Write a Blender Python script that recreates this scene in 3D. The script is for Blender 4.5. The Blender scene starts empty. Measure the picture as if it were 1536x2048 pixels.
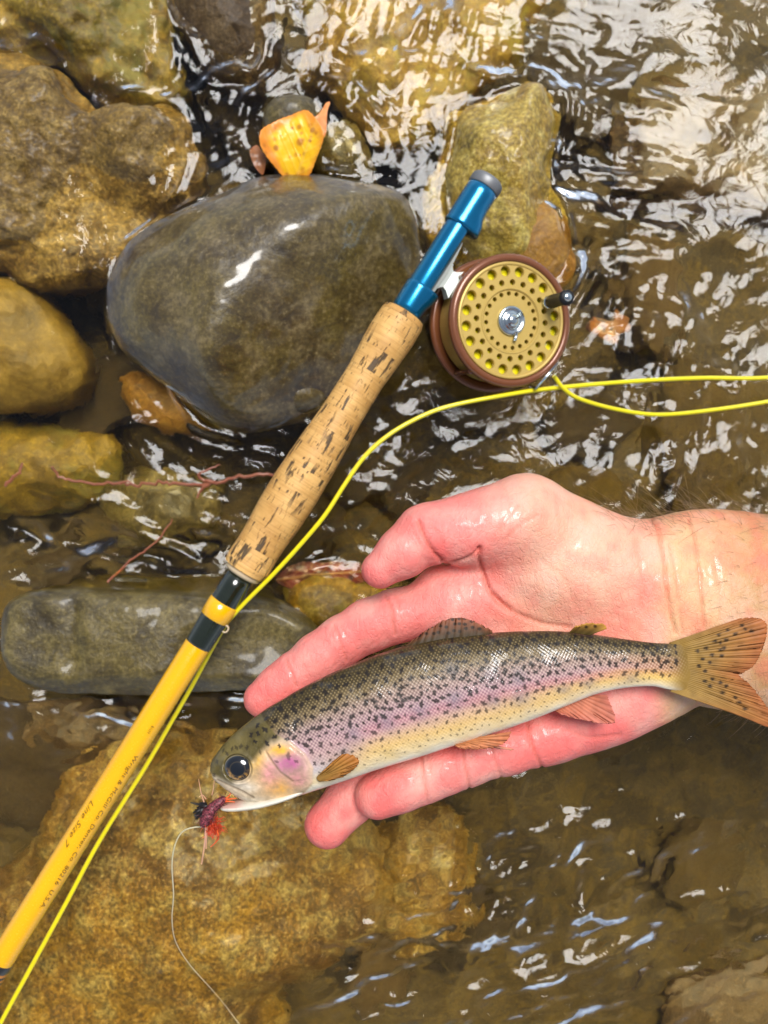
import bpy, bmesh, math, random
import numpy as np
from mathutils import Vector, Matrix

random.seed(7)
RNG = np.random.default_rng(11)
SC = bpy.context.scene
COL = SC.collection

# ------------------------------------------------------------------ camera, sky, sun, exposure
H = 0.576            # camera height above the water (m)
F = 1900.0           # focal length in photograph pixels (1536 x 2048)
cam_data = bpy.data.cameras.new('camera')
cam = bpy.data.objects.new('camera', cam_data)
COL.objects.link(cam)
cam.location = (0, 0, H)
cam_data.sensor_fit = 'VERTICAL'
cam_data.sensor_height = 36.0
cam_data.sensor_width = 27.0
cam_data.lens = F / 2048.0 * 36.0
cam_data.clip_start = 0.01
cam_data.clip_end = 500
cam_data.dof.use_dof = True
cam_data.dof.focus_distance = H - 0.178
cam_data.dof.aperture_fstop = 13.0
SC.camera = cam

SUN_DIR = Vector((0.16, 0.42, 1.0)).normalized()
world = bpy.data.worlds.new('World')
SC.world = world
world.use_nodes = True
wn = world.node_tree
sky = wn.nodes.new('ShaderNodeTexSky')
sky.sky_type = 'NISHITA'
sky.sun_disc = False
sky.sun_elevation = math.asin(SUN_DIR.z)
sky.sun_rotation = math.atan2(SUN_DIR.x, SUN_DIR.y)
sky.air_density = 1.0
sky.dust_density = 5.0
sky.altitude = 3000
hsv = wn.nodes.new('ShaderNodeHueSaturation')      # thin overcast: the blue is washed out
hsv.inputs['Saturation'].default_value = 0.5
wn.links.new(sky.outputs[0], hsv.inputs['Color'])
wn.links.new(hsv.outputs[0], wn.nodes['Background'].inputs[0])
wn.nodes['Background'].inputs[1].default_value = 0.05

sun_data = bpy.data.lights.new('sun', 'SUN')
sun_data.energy = 1.5
sun_data.angle = math.radians(27)
sun_data.color = (1.0, 0.98, 0.955)
sun = bpy.data.objects.new('sun', sun_data)
COL.objects.link(sun)
sun.rotation_euler = SUN_DIR.to_track_quat('Z', 'Y').to_euler()
sun.location = (1, 2, 5)

SC.view_settings.view_transform = 'Standard'
SC.view_settings.look = 'None'
SC.view_settings.gamma = 1.0
SC.view_settings.exposure = 1.45
SC.render.engine = 'CYCLES'
SC.cycles.use_denoising = True
SC.cycles.caustics_refractive = True
SC.cycles.caustics_reflective = False
SC.cycles.sample_clamp_indirect = 4.0
SC.cycles.max_bounces = 10
SC.cycles.transmission_bounces = 8
SC.cycles.transparent_max_bounces = 12

# ------------------------------------------------------------------ helpers
def P(px, py, z):
    """point at height z that the lens sees at photograph pixel (px, py)"""
    k = (H - z) / F
    return np.array(((px - 768) * k, (1024 - py) * k, z))

def R(rpx, z):
    return rpx * (H - z) / F

def to_px(v):
    k = F / (H - v[:, 2])
    return 768 + v[:, 0] * k, 1024 - v[:, 1] * k

_TAB = {}
def noise3(x, y, z, seed=0):
    """smooth periodic value noise in -1..1"""
    if seed not in _TAB:
        _TAB[seed] = np.random.default_rng(1000 + seed).uniform(-1, 1, (64, 64, 64)).astype(np.float32)
    T = _TAB[seed]
    xi, yi, zi = np.floor(x).astype(int), np.floor(y).astype(int), np.floor(z).astype(int)
    fx, fy, fz = x - xi, y - yi, z - zi
    fx, fy, fz = (f * f * f * (f * (f * 6 - 15) + 10) for f in (fx, fy, fz))
    a, b = xi & 63, (xi + 1) & 63
    c, d = yi & 63, (yi + 1) & 63
    e, g = zi & 63, (zi + 1) & 63
    def lerp(u, v, t): return u + (v - u) * t
    return lerp(lerp(lerp(T[a, c, e], T[b, c, e], fx), lerp(T[a, d, e], T[b, d, e], fx), fy),
                lerp(lerp(T[a, c, g], T[b, c, g], fx), lerp(T[a, d, g], T[b, d, g], fx), fy), fz)

def fbm(x, y, z, octaves=4, seed=0, gain=0.5):
    s, amp, tot = 0, 1.0, 0
    for o in range(octaves):
        s = s + amp * noise3(x * 2 ** o + 17 * o, y * 2 ** o + 5 * o, z * 2 ** o + 9 * o, seed)
        tot += amp
        amp *= gain
    return s / tot

def sstep(a, b, x):
    t = np.clip((x - a) / (b - a), 0, 1)
    return t * t * (3 - 2 * t)

def catmull(pts, n, closed=False):
    """resample a polyline smoothly to n points"""
    p = np.asarray(pts, float)
    if closed:
        q = np.vstack([p[-1], p, p[0], p[1]])
        m = len(p)
    else:
        q = np.vstack([2 * p[0] - p[1], p, 2 * p[-1] - p[-2]])
        m = len(p) - 1
    seg = np.linalg.norm(np.diff(q[1:m + 2], axis=0), axis=1)
    cum = np.concatenate([[0], np.cumsum(seg)])
    u = np.linspace(0, cum[-1], n, endpoint=not closed)
    i = np.clip(np.searchsorted(cum, u, side='right') - 1, 0, m - 1)
    t = ((u - cum[i]) / seg[i])[:, None]
    a, b, c, d = q[i], q[i + 1], q[i + 2], q[i + 3]
    return 0.5 * (2 * b + (c - a) * t + (2 * a - 5 * b + 4 * c - d) * t ** 2 + (3 * b - a - 3 * c + d) * t ** 3)

def seg_dist(x, y, poly):
    """distance to a polyline and the fraction along it"""
    best = np.full(x.shape, 1e9)
    for (ax, ay), (bx, by) in zip(poly[:-1], poly[1:]):
        dx, dy = bx - ax, by - ay
        t = np.clip(((x - ax) * dx + (y - ay) * dy) / (dx * dx + dy * dy + 1e-12), 0, 1)
        best = np.minimum(best, np.hypot(x - ax - t * dx, y - ay - t * dy))
    return best

def inside(x, y, poly):
    c = np.zeros(x.shape, bool)
    n = len(poly)
    for i in range(n):
        x1, y1 = poly[i]
        x2, y2 = poly[(i + 1) % n]
        if y1 == y2:
            continue
        cond = ((y1 > y) != (y2 > y)) & (x < (x2 - x1) * (y - y1) / (y2 - y1) + x1)
        c ^= cond
    return c

def signed(x, y, poly):
    """negative inside"""
    pl = [tuple(p) for p in poly]
    d = seg_dist(x, y, pl + [pl[0]])
    return np.where(inside(x, y, pl), -d, d)

def tag(o, label=None, cat=None, group=None, kind=None):
    if label: o['label'] = label
    if cat: o['category'] = cat
    if group: o['group'] = group
    if kind: o['kind'] = kind
    return o

def mesh_obj(name, verts, faces, material=None, parent=None, smooth=True, origin=None, colors=None):
    verts = np.asarray(verts, float)
    if origin is not None:
        verts = verts - np.asarray(origin)
    me = bpy.data.meshes.new(name)
    if isinstance(faces, np.ndarray):
        nf, k = faces.shape
        me.vertices.add(len(verts))
        me.vertices.foreach_set('co', verts.astype(np.float32).ravel())
        me.loops.add(nf * k)
        me.loops.foreach_set('vertex_index', faces.astype(np.int32).ravel())
        me.polygons.add(nf)
        me.polygons.foreach_set('loop_start', np.arange(0, nf * k, k, dtype=np.int32))
        me.polygons.foreach_set('loop_total', np.full(nf, k, np.int32))
        me.update(calc_edges=True)
        me.validate()
    else:
        me.from_pydata([tuple(v) for v in verts], [], [tuple(f) for f in faces])
    me.update()
    me.polygons.foreach_set('use_smooth', np.full(len(me.polygons), smooth, bool))
    if colors is not None:
        for cn, arr in colors.items():
            at = me.color_attributes.new(cn, 'FLOAT_COLOR', 'POINT')
            c = np.ones((len(verts), 4), np.float32)
            c[:, :3] = np.clip(arr, 0, 1)
            at.data.foreach_set('color', c.ravel())
    o = bpy.data.objects.new(name, me)
    COL.objects.link(o)
    if material: me.materials.append(material)
    if origin is not None: o.location = tuple(origin)
    if parent is not None: o.parent = parent
    return o

def empty(name, loc=(0, 0, 0), rot=None):
    o = bpy.data.objects.new(name, None)
    COL.objects.link(o)
    o.empty_display_size = 0.01
    o.location = loc
    if rot is not None: o.rotation_euler = rot
    return o

def quad_grid(nu, nv, wrap_v=False):
    i = np.arange(nu - 1)[:, None]
    j = np.arange(nv if wrap_v else nv - 1)[None, :]
    j2 = (j + 1) % nv
    return np.stack([i * nv + j, (i + 1) * nv + j, (i + 1) * nv + j2, i * nv + j2], -1).reshape(-1, 4)

def tube_data(pts, radii, seg=10, caps=True):
    """swept tube along 3D points; returns verts, faces(list)"""
    pts = np.asarray(pts, float)
    n = len(pts)
    radii = np.broadcast_to(np.asarray(radii, float), (n,))
    T = np.gradient(pts, axis=0)
    T /= np.linalg.norm(T, axis=1)[:, None] + 1e-12
    ref = np.array((0, 0, 1.0)) if abs(T[0][2]) < 0.9 else np.array((1.0, 0, 0))
    V = []
    u = np.cross(T[0], ref); u /= np.linalg.norm(u)
    for i in range(n):
        u = u - T[i] * np.dot(u, T[i]); u /= np.linalg.norm(u)
        w = np.cross(T[i], u)
        a = np.linspace(0, 2 * np.pi, seg, endpoint=False)
        V.append(pts[i] + radii[i] * (np.cos(a)[:, None] * u + np.sin(a)[:, None] * w))
    V = np.vstack(V)
    faces = [tuple(f) for f in quad_grid(n, seg, True)]
    if caps:
        faces.append(tuple(range(seg))[::-1])
        faces.append(tuple(range((n - 1) * seg, n * seg)))
    return V, faces

def lathe_data(profile, seg=48, cap0=True, cap1=True):
    """profile: list of (r, z); around local z"""
    a = np.linspace(0, 2 * np.pi, seg, endpoint=False)
    V = np.vstack([np.stack([r * np.cos(a), r * np.sin(a), np.full(seg, z)], 1) for r, z in profile])
    faces = [tuple(f)[::-1] for f in quad_grid(len(profile), seg, True)]
    if cap0: faces.append(tuple(range(seg))[::-1])
    if cap1: faces.append(tuple(range((len(profile) - 1) * seg, len(profile) * seg)))
    return V, faces

def box_data(sx, sy, sz, c=(0, 0, 0)):
    V = np.array([(x, y, z) for x in (-.5, .5) for y in (-.5, .5) for z in (-.5, .5)]) * (sx, sy, sz) + c
    Fc = [(0, 1, 3, 2), (4, 6, 7, 5), (0, 4, 5, 1), (2, 3, 7, 6), (0, 2, 6, 4), (1, 5, 7, 3)]
    return V, Fc

def join_data(items):
    V, Fc, off = [], [], 0
    for v, f in items:
        V.append(np.asarray(v, float))
        Fc += [tuple(int(i) + off for i in q) for q in f]
        off += len(v)
    return np.vstack(V), Fc

# ------------------------------------------------------------------ material helper
class NM:
    def __init__(self, name):
        self.m = bpy.data.materials.new(name)
        self.m.use_nodes = True
        self.t = self.m.node_tree
        self.b = self.t.nodes['Principled BSDF']
        self.out = self.t.nodes['Material Output']
    def n(self, typ, **kw):
        nd = self.t.nodes.new('ShaderNode' + typ)
        for k, v in kw.items(): setattr(nd, k, v)
        return nd
    def l(self, a, b): self.t.links.new(a, b)
    def val(self, sock, v):
        if hasattr(v, 'is_output') or isinstance(v, bpy.types.NodeSocket): self.l(v, sock)
        else: sock.default_value = v
    def set(self, **kw):
        for k, v in kw.items():
            k = k.replace('_', ' ')
            if isinstance(v, (tuple, list)) and len(v) == 3 and k != 'Subsurface Radius': v = (*v, 1)
            self.val(self.b.inputs[k], v)
        return self
    def coord(self, which='Object', scale=(1, 1, 1), rot=(0, 0, 0)):
        tc = self.n('TexCoord'); mp = self.n('Mapping')
        mp.inputs['Scale'].default_value = scale
        mp.inputs['Rotation'].default_value = rot
        self.l(tc.outputs[which], mp.inputs[0])
        return mp.outputs[0]
    def noise(self, vec, scale, detail=4, rough=0.55, dist=0.0):
        nd = self.n('TexNoise')
        self.l(vec, nd.inputs['Vector'])
        nd.inputs['Scale'].default_value = scale
        nd.inputs['Detail'].default_value = detail
        nd.inputs['Roughness'].default_value = rough
        nd.inputs['Distortion'].default_value = dist
        return nd.outputs['Fac']
    def vor(self, vec, scale, feature='F1'):
        nd = self.n('TexVoronoi', feature=feature)
        self.l(vec, nd.inputs['Vector'])
        nd.inputs['Scale'].default_value = scale
        return nd.outputs['Distance']
    def ramp(self, fac, stops):
        nd = self.n('ValToRGB')
        el = nd.color_ramp.elements
        while len(el) < len(stops): el.new(0.5)
        for e, (p, c) in zip(el, stops):
            e.position = p
            e.color = (*c, 1) if isinstance(c, (tuple, list)) else (c, c, c, 1)
        self.l(fac, nd.inputs[0])
        return nd.outputs[0]
    def mix(self, fac, a, b, mode='MIX'):
        nd = self.n('MixRGB', blend_type=mode)
        self.val(nd.inputs[0], fac)
        for s, v in ((nd.inputs[1], a), (nd.inputs[2], b)):
            if isinstance(v, (tuple, list)): v = (*v, 1)
            self.val(s, v)
        return nd.outputs[0]
    def math(self, op, a, b=0.0):
        nd = self.n('Math', operation=op)
        self.val(nd.inputs[0], a); self.val(nd.inputs[1], b)
        return nd.outputs[0]
    def attr(self, name):
        return self.n('Attribute', attribute_name=name).outputs['Color']
    def bump(self, height, strength=0.5, distance=0.001, prev=None):
        nd = self.n('Bump')
        nd.inputs['Strength'].default_value = strength
        nd.inputs['Distance'].default_value = distance
        self.l(height, nd.inputs['Height'])
        if prev is not None: self.l(prev, nd.inputs['Normal'])
        self.l(nd.outputs[0], self.b.inputs['Normal'])
        return nd.outputs[0]

def simple(name, color, rough=0.5, metal=0.0, coat=0.0, **kw):
    m = NM(name)
    m.set(Base_Color=color, Roughness=rough, Metallic=metal, Coat_Weight=coat, **kw)
    return m.m

def rock_mat(name, c1, c2, c3, dark=0.35, s=1.0, rough=(0.22, 0.5), moss=None, speck=0.5, bump=0.6, coat=0.0):
    m = NM(name)
    v = m.coord('Object', (s, s, s))
    big = m.noise(v, 14, 5, 0.6, 0.6)
    mid = m.noise(v, 60, 8, 0.68, 0.4)
    fine = m.noise(v, 420, 6, 0.7)
    grain = m.vor(v, 700)
    col = m.mix(m.ramp(big, [(0.36, 0.0), (0.64, 1.0)]), c1, c2)
    col = m.mix(m.ramp(mid, [(0.48, 0.0), (0.66, 0.9)]), col, c3)
    dk = tuple(x * dark for x in c2)
    col = m.mix(m.ramp(mid, [(0.30, 0.8), (0.46, 0.0)]), col, dk)
    col = m.mix(m.math('MULTIPLY', m.ramp(fine, [(0.40, 1.0), (0.56, 0.0)]), speck), col, dk)
    lt = tuple(min(1, x * 1.7 + 0.03) for x in c3)
    col = m.mix(m.math('MULTIPLY', m.ramp(fine, [(0.56, 0.0), (0.70, 1.0)]), speck * 0.8), col, lt)
    if moss:
        mm = m.noise(v, 28, 6, 0.7, 1.0)
        col = m.mix(m.ramp(mm, [(0.5, 0.0), (0.66, 0.85)]), col, moss)
    rg = m.n('MapRange'); m.l(mid, rg.inputs[0])
    rg.inputs[3].default_value, rg.inputs[4].default_value = rough
    m.set(Base_Color=col, Roughness=rg.outputs[0], Coat_Weight=coat, Coat_Roughness=0.12)
    b1 = m.bump(mid, bump, 0.004)
    b2 = m.bump(fine, bump * 0.7, 0.0012, b1)
    m.bump(grain, bump * 0.3, 0.0004, b2)
    return m.m

# ------------------------------------------------------------------ stream bed (the ground)
def axis_grid(half, fine_half, step, grow=1.12):
    a = list(np.arange(0, fine_half + step, step))
    d = step
    while a[-1] < half:
        d *= grow
        a.append(a[-1] + d)
    a = np.array(a)
    return np.concatenate([-a[:0:-1], a])

xs, ys = axis_grid(40, 0.5, 0.006, 1.25), axis_grid(40, 0.6, 0.006, 1.25)
X, Y = np.meshgrid(xs, ys, indexing='ij')
Z = -0.082 + 0.022 * fbm(X * 9, Y * 9, X * 0 + 3.3, 3, 1) + 0.008 * fbm(X * 45, Y * 45, X * 0 + 1.3, 3, 2)
bed_m = rock_mat('stream_bed_material', (0.088, 0.052, 0.0015), (0.034, 0.019, 0.0008), (0.12, 0.074, 0.003), 0.35, 1.6, (0.5, 0.8))
bed = mesh_obj('stream_bed', np.stack([X, Y, Z], -1).reshape(-1, 3), quad_grid(len(xs), len(ys))[:, ::-1], bed_m)
tag(bed, 'dark brown gravel bed under the stream', 'stream bed', kind='structure')

# ------------------------------------------------------------------ rocks
ROCK_OUTLINES = []
def rock(name, outline, z_edge, z_top, z_bottom, material, label, cat='rock', group=None, a=2.2, b=0.6,
         bumps=(), cuts=(), rough_amp=0.004, rough_scale=28, seed=0, peak=None, n_th=150, n_t=46, facet_k=0.004):
    pw = np.array([P(x, y, z_edge)[:2] for x, y in outline])
    ring = catmull(pw, n_th, True)
    c = np.mean(ring, 0) if peak is None else P(peak[0], peak[1], z_edge)[:2]
    t = np.linspace(0, 1, n_t) ** 0.8
    under = np.array([0.985, 0.95, 0.88, 0.78])
    uz = np.array([0.12, 0.35, 0.7, 1.0])
    TT = np.concatenate([t, under])
    XY = c + TT[:, None, None] * (ring - c)[None]
    ztop = z_edge + (z_top - z_edge) * np.clip(1 - t ** a, 0, 1) ** b
    zz = np.concatenate([ztop, z_edge + (z_bottom - z_edge) * uz])
    Zr = np.repeat(zz[:, None], n_th, 1)
    V = np.concatenate([XY, Zr[..., None]], -1)
    tp = slice(0, n_t)
    fade = (1 - t ** 6)[:, None]
    for (px, py, rp, dz) in bumps:
        q = P(px, py, z_edge)[:2]
        rr = R(rp, z_edge)
        d2 = ((V[tp, :, :2] - q) ** 2).sum(-1)
        V[tp, :, 2] += dz * np.exp(-d2 / rr ** 2) * fade
    for (px, py, z0, dxp, dyp, slope) in cuts:       # plane through (px,py,z0) falling along (dxp,dyp)
        q = P(px, py, z_edge)[:2]
        g = np.array((dxp, -dyp), float); g /= np.linalg.norm(g)
        pl = z0 - slope * ((V[tp, :, :2] - q) @ g)
        aa, bb = V[tp, :, 2], pl
        hh = np.clip(0.5 + 0.5 * (bb - aa) / facet_k, 0, 1)
        V[tp, :, 2] = bb * (1 - hh) + aa * hh - facet_k * hh * (1 - hh)
    ctr = np.array((c[0], c[1], (z_edge + z_bottom) / 2))
    D = V - ctr
    D /= np.linalg.norm(D, axis=-1, keepdims=True) + 1e-9
    q = V * rough_scale
    nz = fbm(q[..., 0], q[..., 1], q[..., 2] + seed * 3.7, 5, 3, 0.52)
    lo = fbm(q[..., 0] * .35, q[..., 1] * .35, q[..., 2] * .35 + seed, 2, 4)
    rid = 1 - 2 * np.abs(fbm(q[..., 0] * .8, q[..., 1] * .8, q[..., 2] * .8 + seed * 5, 4, 9))
    V = V + D * (rough_amp * (nz + 1.2 * lo + 0.7 * (rid - 0.5)))[..., None]
    V[0] = V[0].mean(0)
    nT = len(TT)
    faces = quad_grid(nT, n_th, True)
    o = mesh_obj(name, V.reshape(-1, 3), faces, material, origin=(c[0], c[1], z_edge))
    ROCK_OUTLINES.append((ring, z_edge, z_top))
    return tag(o, label, cat, group)

m_grey = rock_mat('wet_grey_stone', (0.130, 0.092, 0.017), (0.044, 0.023, 0.006), (0.18, 0.132, 0.055), 0.35, 0.8, (0.26, 0.5), speck=0.5, bump=0.35, coat=0.8)
m_tan = rock_mat('tan_stone', (0.24, 0.140, 0.018), (0.11, 0.056, 0.006), (0.38, 0.25, 0.065), 0.3, 1.0, (0.22, 0.5), bump=0.9, speck=0.6, coat=0.1)
m_ochre = rock_mat('ochre_stone', (0.20, 0.122, 0.010), (0.11, 0.064, 0.005), (0.27, 0.175, 0.03), 0.45, 0.8, (0.3, 0.6), speck=0.25)
m_olive = rock_mat('olive_stone', (0.23, 0.145, 0.006), (0.11, 0.060, 0.003), (0.32, 0.21, 0.015), 0.4, 1.0, (0.3, 0.6), moss=(0.13, 0.12, 0.02))
m_umber = rock_mat('umber_stone', (0.10, 0.056, 0.014), (0.06, 0.032, 0.007), (0.15, 0.095, 0.036), 0.4, 1.0, (0.2, 0.5))
m_gold = rock_mat('golden_stone', (0.27, 0.150, 0.006), (0.15, 0.080, 0.004), (0.34, 0.23, 0.03), 0.4, 0.9, (0.3, 0.6), moss=(0.22, 0.18, 0.015))
m_pale = rock_mat('pale_yellow_stone', (0.48, 0.35, 0.050), (0.33, 0.17, 0.008), (0.58, 0.47, 0.14), 0.2, 1.0, (0.2, 0.45), speck=0.6, coat=0.3)
m_orange = rock_mat('orange_stone', (0.36, 0.17, 0.015), (0.24, 0.11, 0.012), (0.40, 0.22, 0.03), 0.3, 1.0, (0.25, 0.5), speck=0.4)
m_slab = rock_mat('grey_slab_stone', (0.145, 0.105, 0.021), (0.050, 0.033, 0.007), (0.21, 0.160, 0.050), 0.35, 1.0, (0.2, 0.45), bump=0.6, coat=0.25)
m_brown = rock_mat('golden_brown_stone', (0.33, 0.175, 0.006), (0.13, 0.060, 0.003), (0.34, 0.26, 0.09), 0.22, 1.0, (0.22, 0.5), speck=0.75, bump=0.9, coat=0.2)

rock('boulder', [(215, 590), (250, 500), (330, 440), (430, 395), (520, 362), (620, 355), (720, 372), (800, 395), (836, 455), (842, 530),
                 (815, 620), (760, 720), (700, 790), (620, 840), (520, 866), (440, 855), (370, 800), (300, 745), (240, 690)],
     -0.004, 0.047, -0.085, m_grey, 'large smooth grey river boulder with a dark scooped face behind the cork grip', 'boulder',
     a=2.3, b=0.62, peak=(500, 580), bumps=[(330, 470, 60, -0.006), (740, 440, 80, 0.009), (620, 520, 80, 0.006), (510, 640, 80, 0.008), (455, 745, 80, 0.014)],
     cuts=[(600, 590, 0.044, 0.82, 0.57, 0.85)], rough_amp=0.0026, rough_scale=20, seed=1, n_th=220, n_t=80, facet_k=0.016)
rock('boulder', [(-120, 170), (0, 140), (70, 136), (135, 170), (190, 218), (290, 212), (360, 235), (388, 300), (372, 390), (330, 445),
                 (255, 515), (190, 552), (90, 566), (0, 545), (-120, 520)],
     -0.018, 0.004, -0.09, m_tan, 'broad tan boulder with rough skin beside the smooth grey boulder', 'boulder',
     a=2.6, b=0.6, bumps=[(280, 300, 70, 0.012), (90, 220, 80, 0.008), (200, 420, 90, -0.012), (60, 450, 80, 0.004)], rough_amp=0.0085, rough_scale=34, seed=2, n_th=200, n_t=70)
rock('rock', [(-120, 540), (0, 545), (60, 565), (110, 640), (150, 715), (148, 770), (90, 805), (0, 815), (-120, 800)],
     -0.03, -0.006, -0.09, m_ochre, 'smooth ochre stone under clear water below the tan boulder', 'rock', a=2.4, b=0.6, rough_amp=0.004, seed=3)
rock('rock', [(-120, -120), (100, -130), (335, -100), (352, 60), (350, 180), (235, 216), (150, 160), (100, 120), (0, 130), (-120, 150)],
     -0.022, 0.004, -0.09, m_olive, 'olive brown mossy stone lying above the tan boulder', 'rock', a=2.4, b=0.6, bumps=[(200, 60, 90, 0.008)],
     rough_amp=0.010, rough_scale=30, seed=4, n_th=180, n_t=60)
rock('rock', [(310, -110), (520, -110), (545, 20), (540, 110), (520, 175), (450, 160), (385, 100), (345, 40)],
     -0.02, 0.012, -0.09, m_umber, 'umber stone with a pale wet crown between the mossy stone and the golden slab', 'rock', a=2.2, b=0.6,
     cuts=[(420, 90, 0.006, -0.5, 0.9, 0.4)], rough_amp=0.004, seed=5)
rock('rock', [(620, -120), (1070, -130), (1075, 60), (1010, 150), (930, 190), (870, 260), (800, 300), (720, 250), (640, 170), (600, 150), (615, 40)],
     -0.03, -0.008, -0.09, m_gold, 'wide golden weed-covered slab under rippling water', 'rock', a=3.0, b=0.6, rough_amp=0.007, seed=6,
     bumps=[(700, 120, 80, 0.008), (860, 90, 60, -0.008)])
rock('rock', [(885, 225), (960, 195), (1030, 176), (1085, 178), (1112, 235), (1105, 300), (1092, 370), (1128, 440), (1142, 510), (1130, 580),
              (1060, 620), (960, 600), (880, 520), (850, 440), (852, 370), (880, 310)],
     -0.02, 0.022, -0.09, m_pale, 'pale yellow ridged rock with a spotted amber flank behind the fly reel', 'rock', a=2.0, b=0.7, peak=(1000, 380),
     bumps=[(1055, 220, 40, 0.012), (990, 330, 70, 0.006)], cuts=[(1052, 300, 0.016, 1.0, 0.10, 1.3), (960, 330, 0.020, -1.0, 0.35, 0.35)], rough_amp=0.0045, rough_scale=34, seed=7, facet_k=0.003, n_th=190, n_t=64)
rock('rock', [(1010, 430), (1060, 395), (1100, 410), (1135, 470), (1145, 540), (1120, 600), (1060, 640), (990, 620), (975, 540)],
     -0.02, 0.010, -0.09, m_orange, 'amber brown speckled stone pressed against the pale ridged rock', 'rock', a=2.0, b=0.6, rough_amp=0.004, seed=8)
rock('slab', [(8, 1240), (30, 1195), (100, 1174), (250, 1172), (400, 1178), (520, 1190), (600, 1222), (640, 1265), (615, 1340), (540, 1372),
              (380, 1385), (200, 1388), (70, 1372), (12, 1320)],
     -0.004, 0.021, -0.085, m_slab, 'flat grey rectangular slab of rock under the yellow rod', 'slab', a=10, b=0.6,
     bumps=[(172, 1190, 20, -0.003), (172, 1212, 20, -0.003), (173, 1234, 20, -0.003), (173, 1256, 20, -0.003), (172, 1278, 20, -0.003), (171, 1300, 20, -0.003), (170, 1322, 20, -0.003), (95, 1260, 60, -0.006), (190, 1270, 40, 0.004), (300, 1260, 120, 0.004), (560, 1280, 70, -0.010), (420, 1300, 50, -0.004)], cuts=[(300, 1345, 0.020, 0.02, 1, 1.1)], rough_amp=0.0032, rough_scale=24, seed=9, n_th=190)
rock('boulder', [(120, 1530), (250, 1490), (420, 1480), (560, 1520), (690, 1590), (770, 1680), (800, 1790), (770, 1890), (650, 1960), (560, 2010),
                 (520, 2160), (-120, 2200), (-130, 1880), (30, 1720), (80, 1610)],
     -0.050, -0.006, -0.10, m_brown, 'big golden brown boulder with grainy skin just awash below the trout head', 'boulder', a=2.4, b=0.7,
     bumps=[(400, 1800, 140, 0.008), (200, 1760, 90, 0.005), (500, 1950, 90, 0.004), (300, 1560, 70, -0.006)], rough_amp=0.005, rough_scale=32, seed=10, n_th=220, n_t=70)
rock('stone', [(225, 745), (300, 740), (400, 810), (430, 870), (350, 868), (275, 840), (240, 800)],
     -0.036, -0.018, -0.09, m_orange, 'small rust orange stone peeping from under the grey boulder', 'stone', rough_amp=0.003, seed=11, n_th=90, n_t=26)
rock('stone', [(545, 760), (600, 745), (650, 770), (665, 805), (620, 835), (560, 835), (520, 810)],
     -0.012, 0.010, -0.08, m_grey, 'small olive stone ringed by a white water line at the foot of the grey boulder', 'stone', rough_amp=0.003, seed=12, n_th=90, n_t=26)
rock('stone', [(525, 245), (545, 215), (590, 203), (640, 215), (650, 260), (620, 300), (560, 305), (530, 285)],
     -0.014, 0.010, -0.08, m_slab, 'rounded grey green stone under the yellow leaf', 'stone', rough_amp=0.003, seed=13, n_th=90, n_t=26)
rock('stone', [(640, 250), (690, 240), (735, 290), (755, 350), (700, 375), (640, 360), (620, 310)],
     -0.022, 0.000, -0.08, m_slab, 'grey green stone awash between the yellow leaf and the golden slab', 'stone', rough_amp=0.003, seed=14, n_th=90, n_t=26)
rock('stone', [(560, 1175), (620, 1140), (700, 1140), (770, 1170), (780, 1230), (700, 1280), (620, 1270)],
     -0.022, 0.002, -0.09, m_gold, 'golden stone under water between the cork grip and the thumb', 'stone', rough_amp=0.004, seed=15, n_th=90, n_t=26)
rock('rock', [(-100, 860), (60, 840), (200, 870), (230, 930), (190, 1000), (60, 1040), (-100, 1030)],
     -0.060, -0.030, -0.095, m_olive, 'olive stone under fast ripples with the red twig across it', 'rock', rough_amp=0.004, seed=16)
rock('rock', [(190, 960), (300, 930), (420, 950), (450, 1010), (420, 1080), (300, 1110), (200, 1070)],
     -0.055, -0.028, -0.095, m_slab, 'grey olive stone under ripples between the red twig and the flat slab', 'rock', rough_amp=0.004, seed=17)
rock('rock', [(1310, 160), (1420, 130), (1680, 120), (1690, 400), (1560, 430), (1400, 400), (1260, 380), (1230, 260)],
     -0.075, -0.055, -0.10, m_umber, 'flat brown slab deep under water on the smooth side of the stream', 'rock', a=4, rough_amp=0.006, seed=18)
rock('rock', [(1360, 2040), (1440, 2008), (1560, 2000), (1680, 2040), (1660, 2200), (1400, 2200)],
     -0.080, -0.062, -0.10, m_umber, 'umber stone sunk in dark water beyond the ring finger', 'rock', rough_amp=0.004, seed=19)
rock('rock', [(740, 1680), (860, 1620), (960, 1680), (960, 1800), (900, 1900), (800, 1920), (740, 1850)],
     -0.062, -0.030, -0.10, m_brown, 'golden brown stone sunk beside the big awash boulder', 'rock', rough_amp=0.006, seed=20)
rock('rock', [(30, 1410), (150, 1400), (260, 1430), (300, 1500), (200, 1560), (60, 1540), (-40, 1480)],
     -0.060, -0.040, -0.10, m_umber, 'dark brown stone under broken water between the flat slab and the big awash boulder', 'rock', rough_amp=0.005, seed=21)

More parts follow.
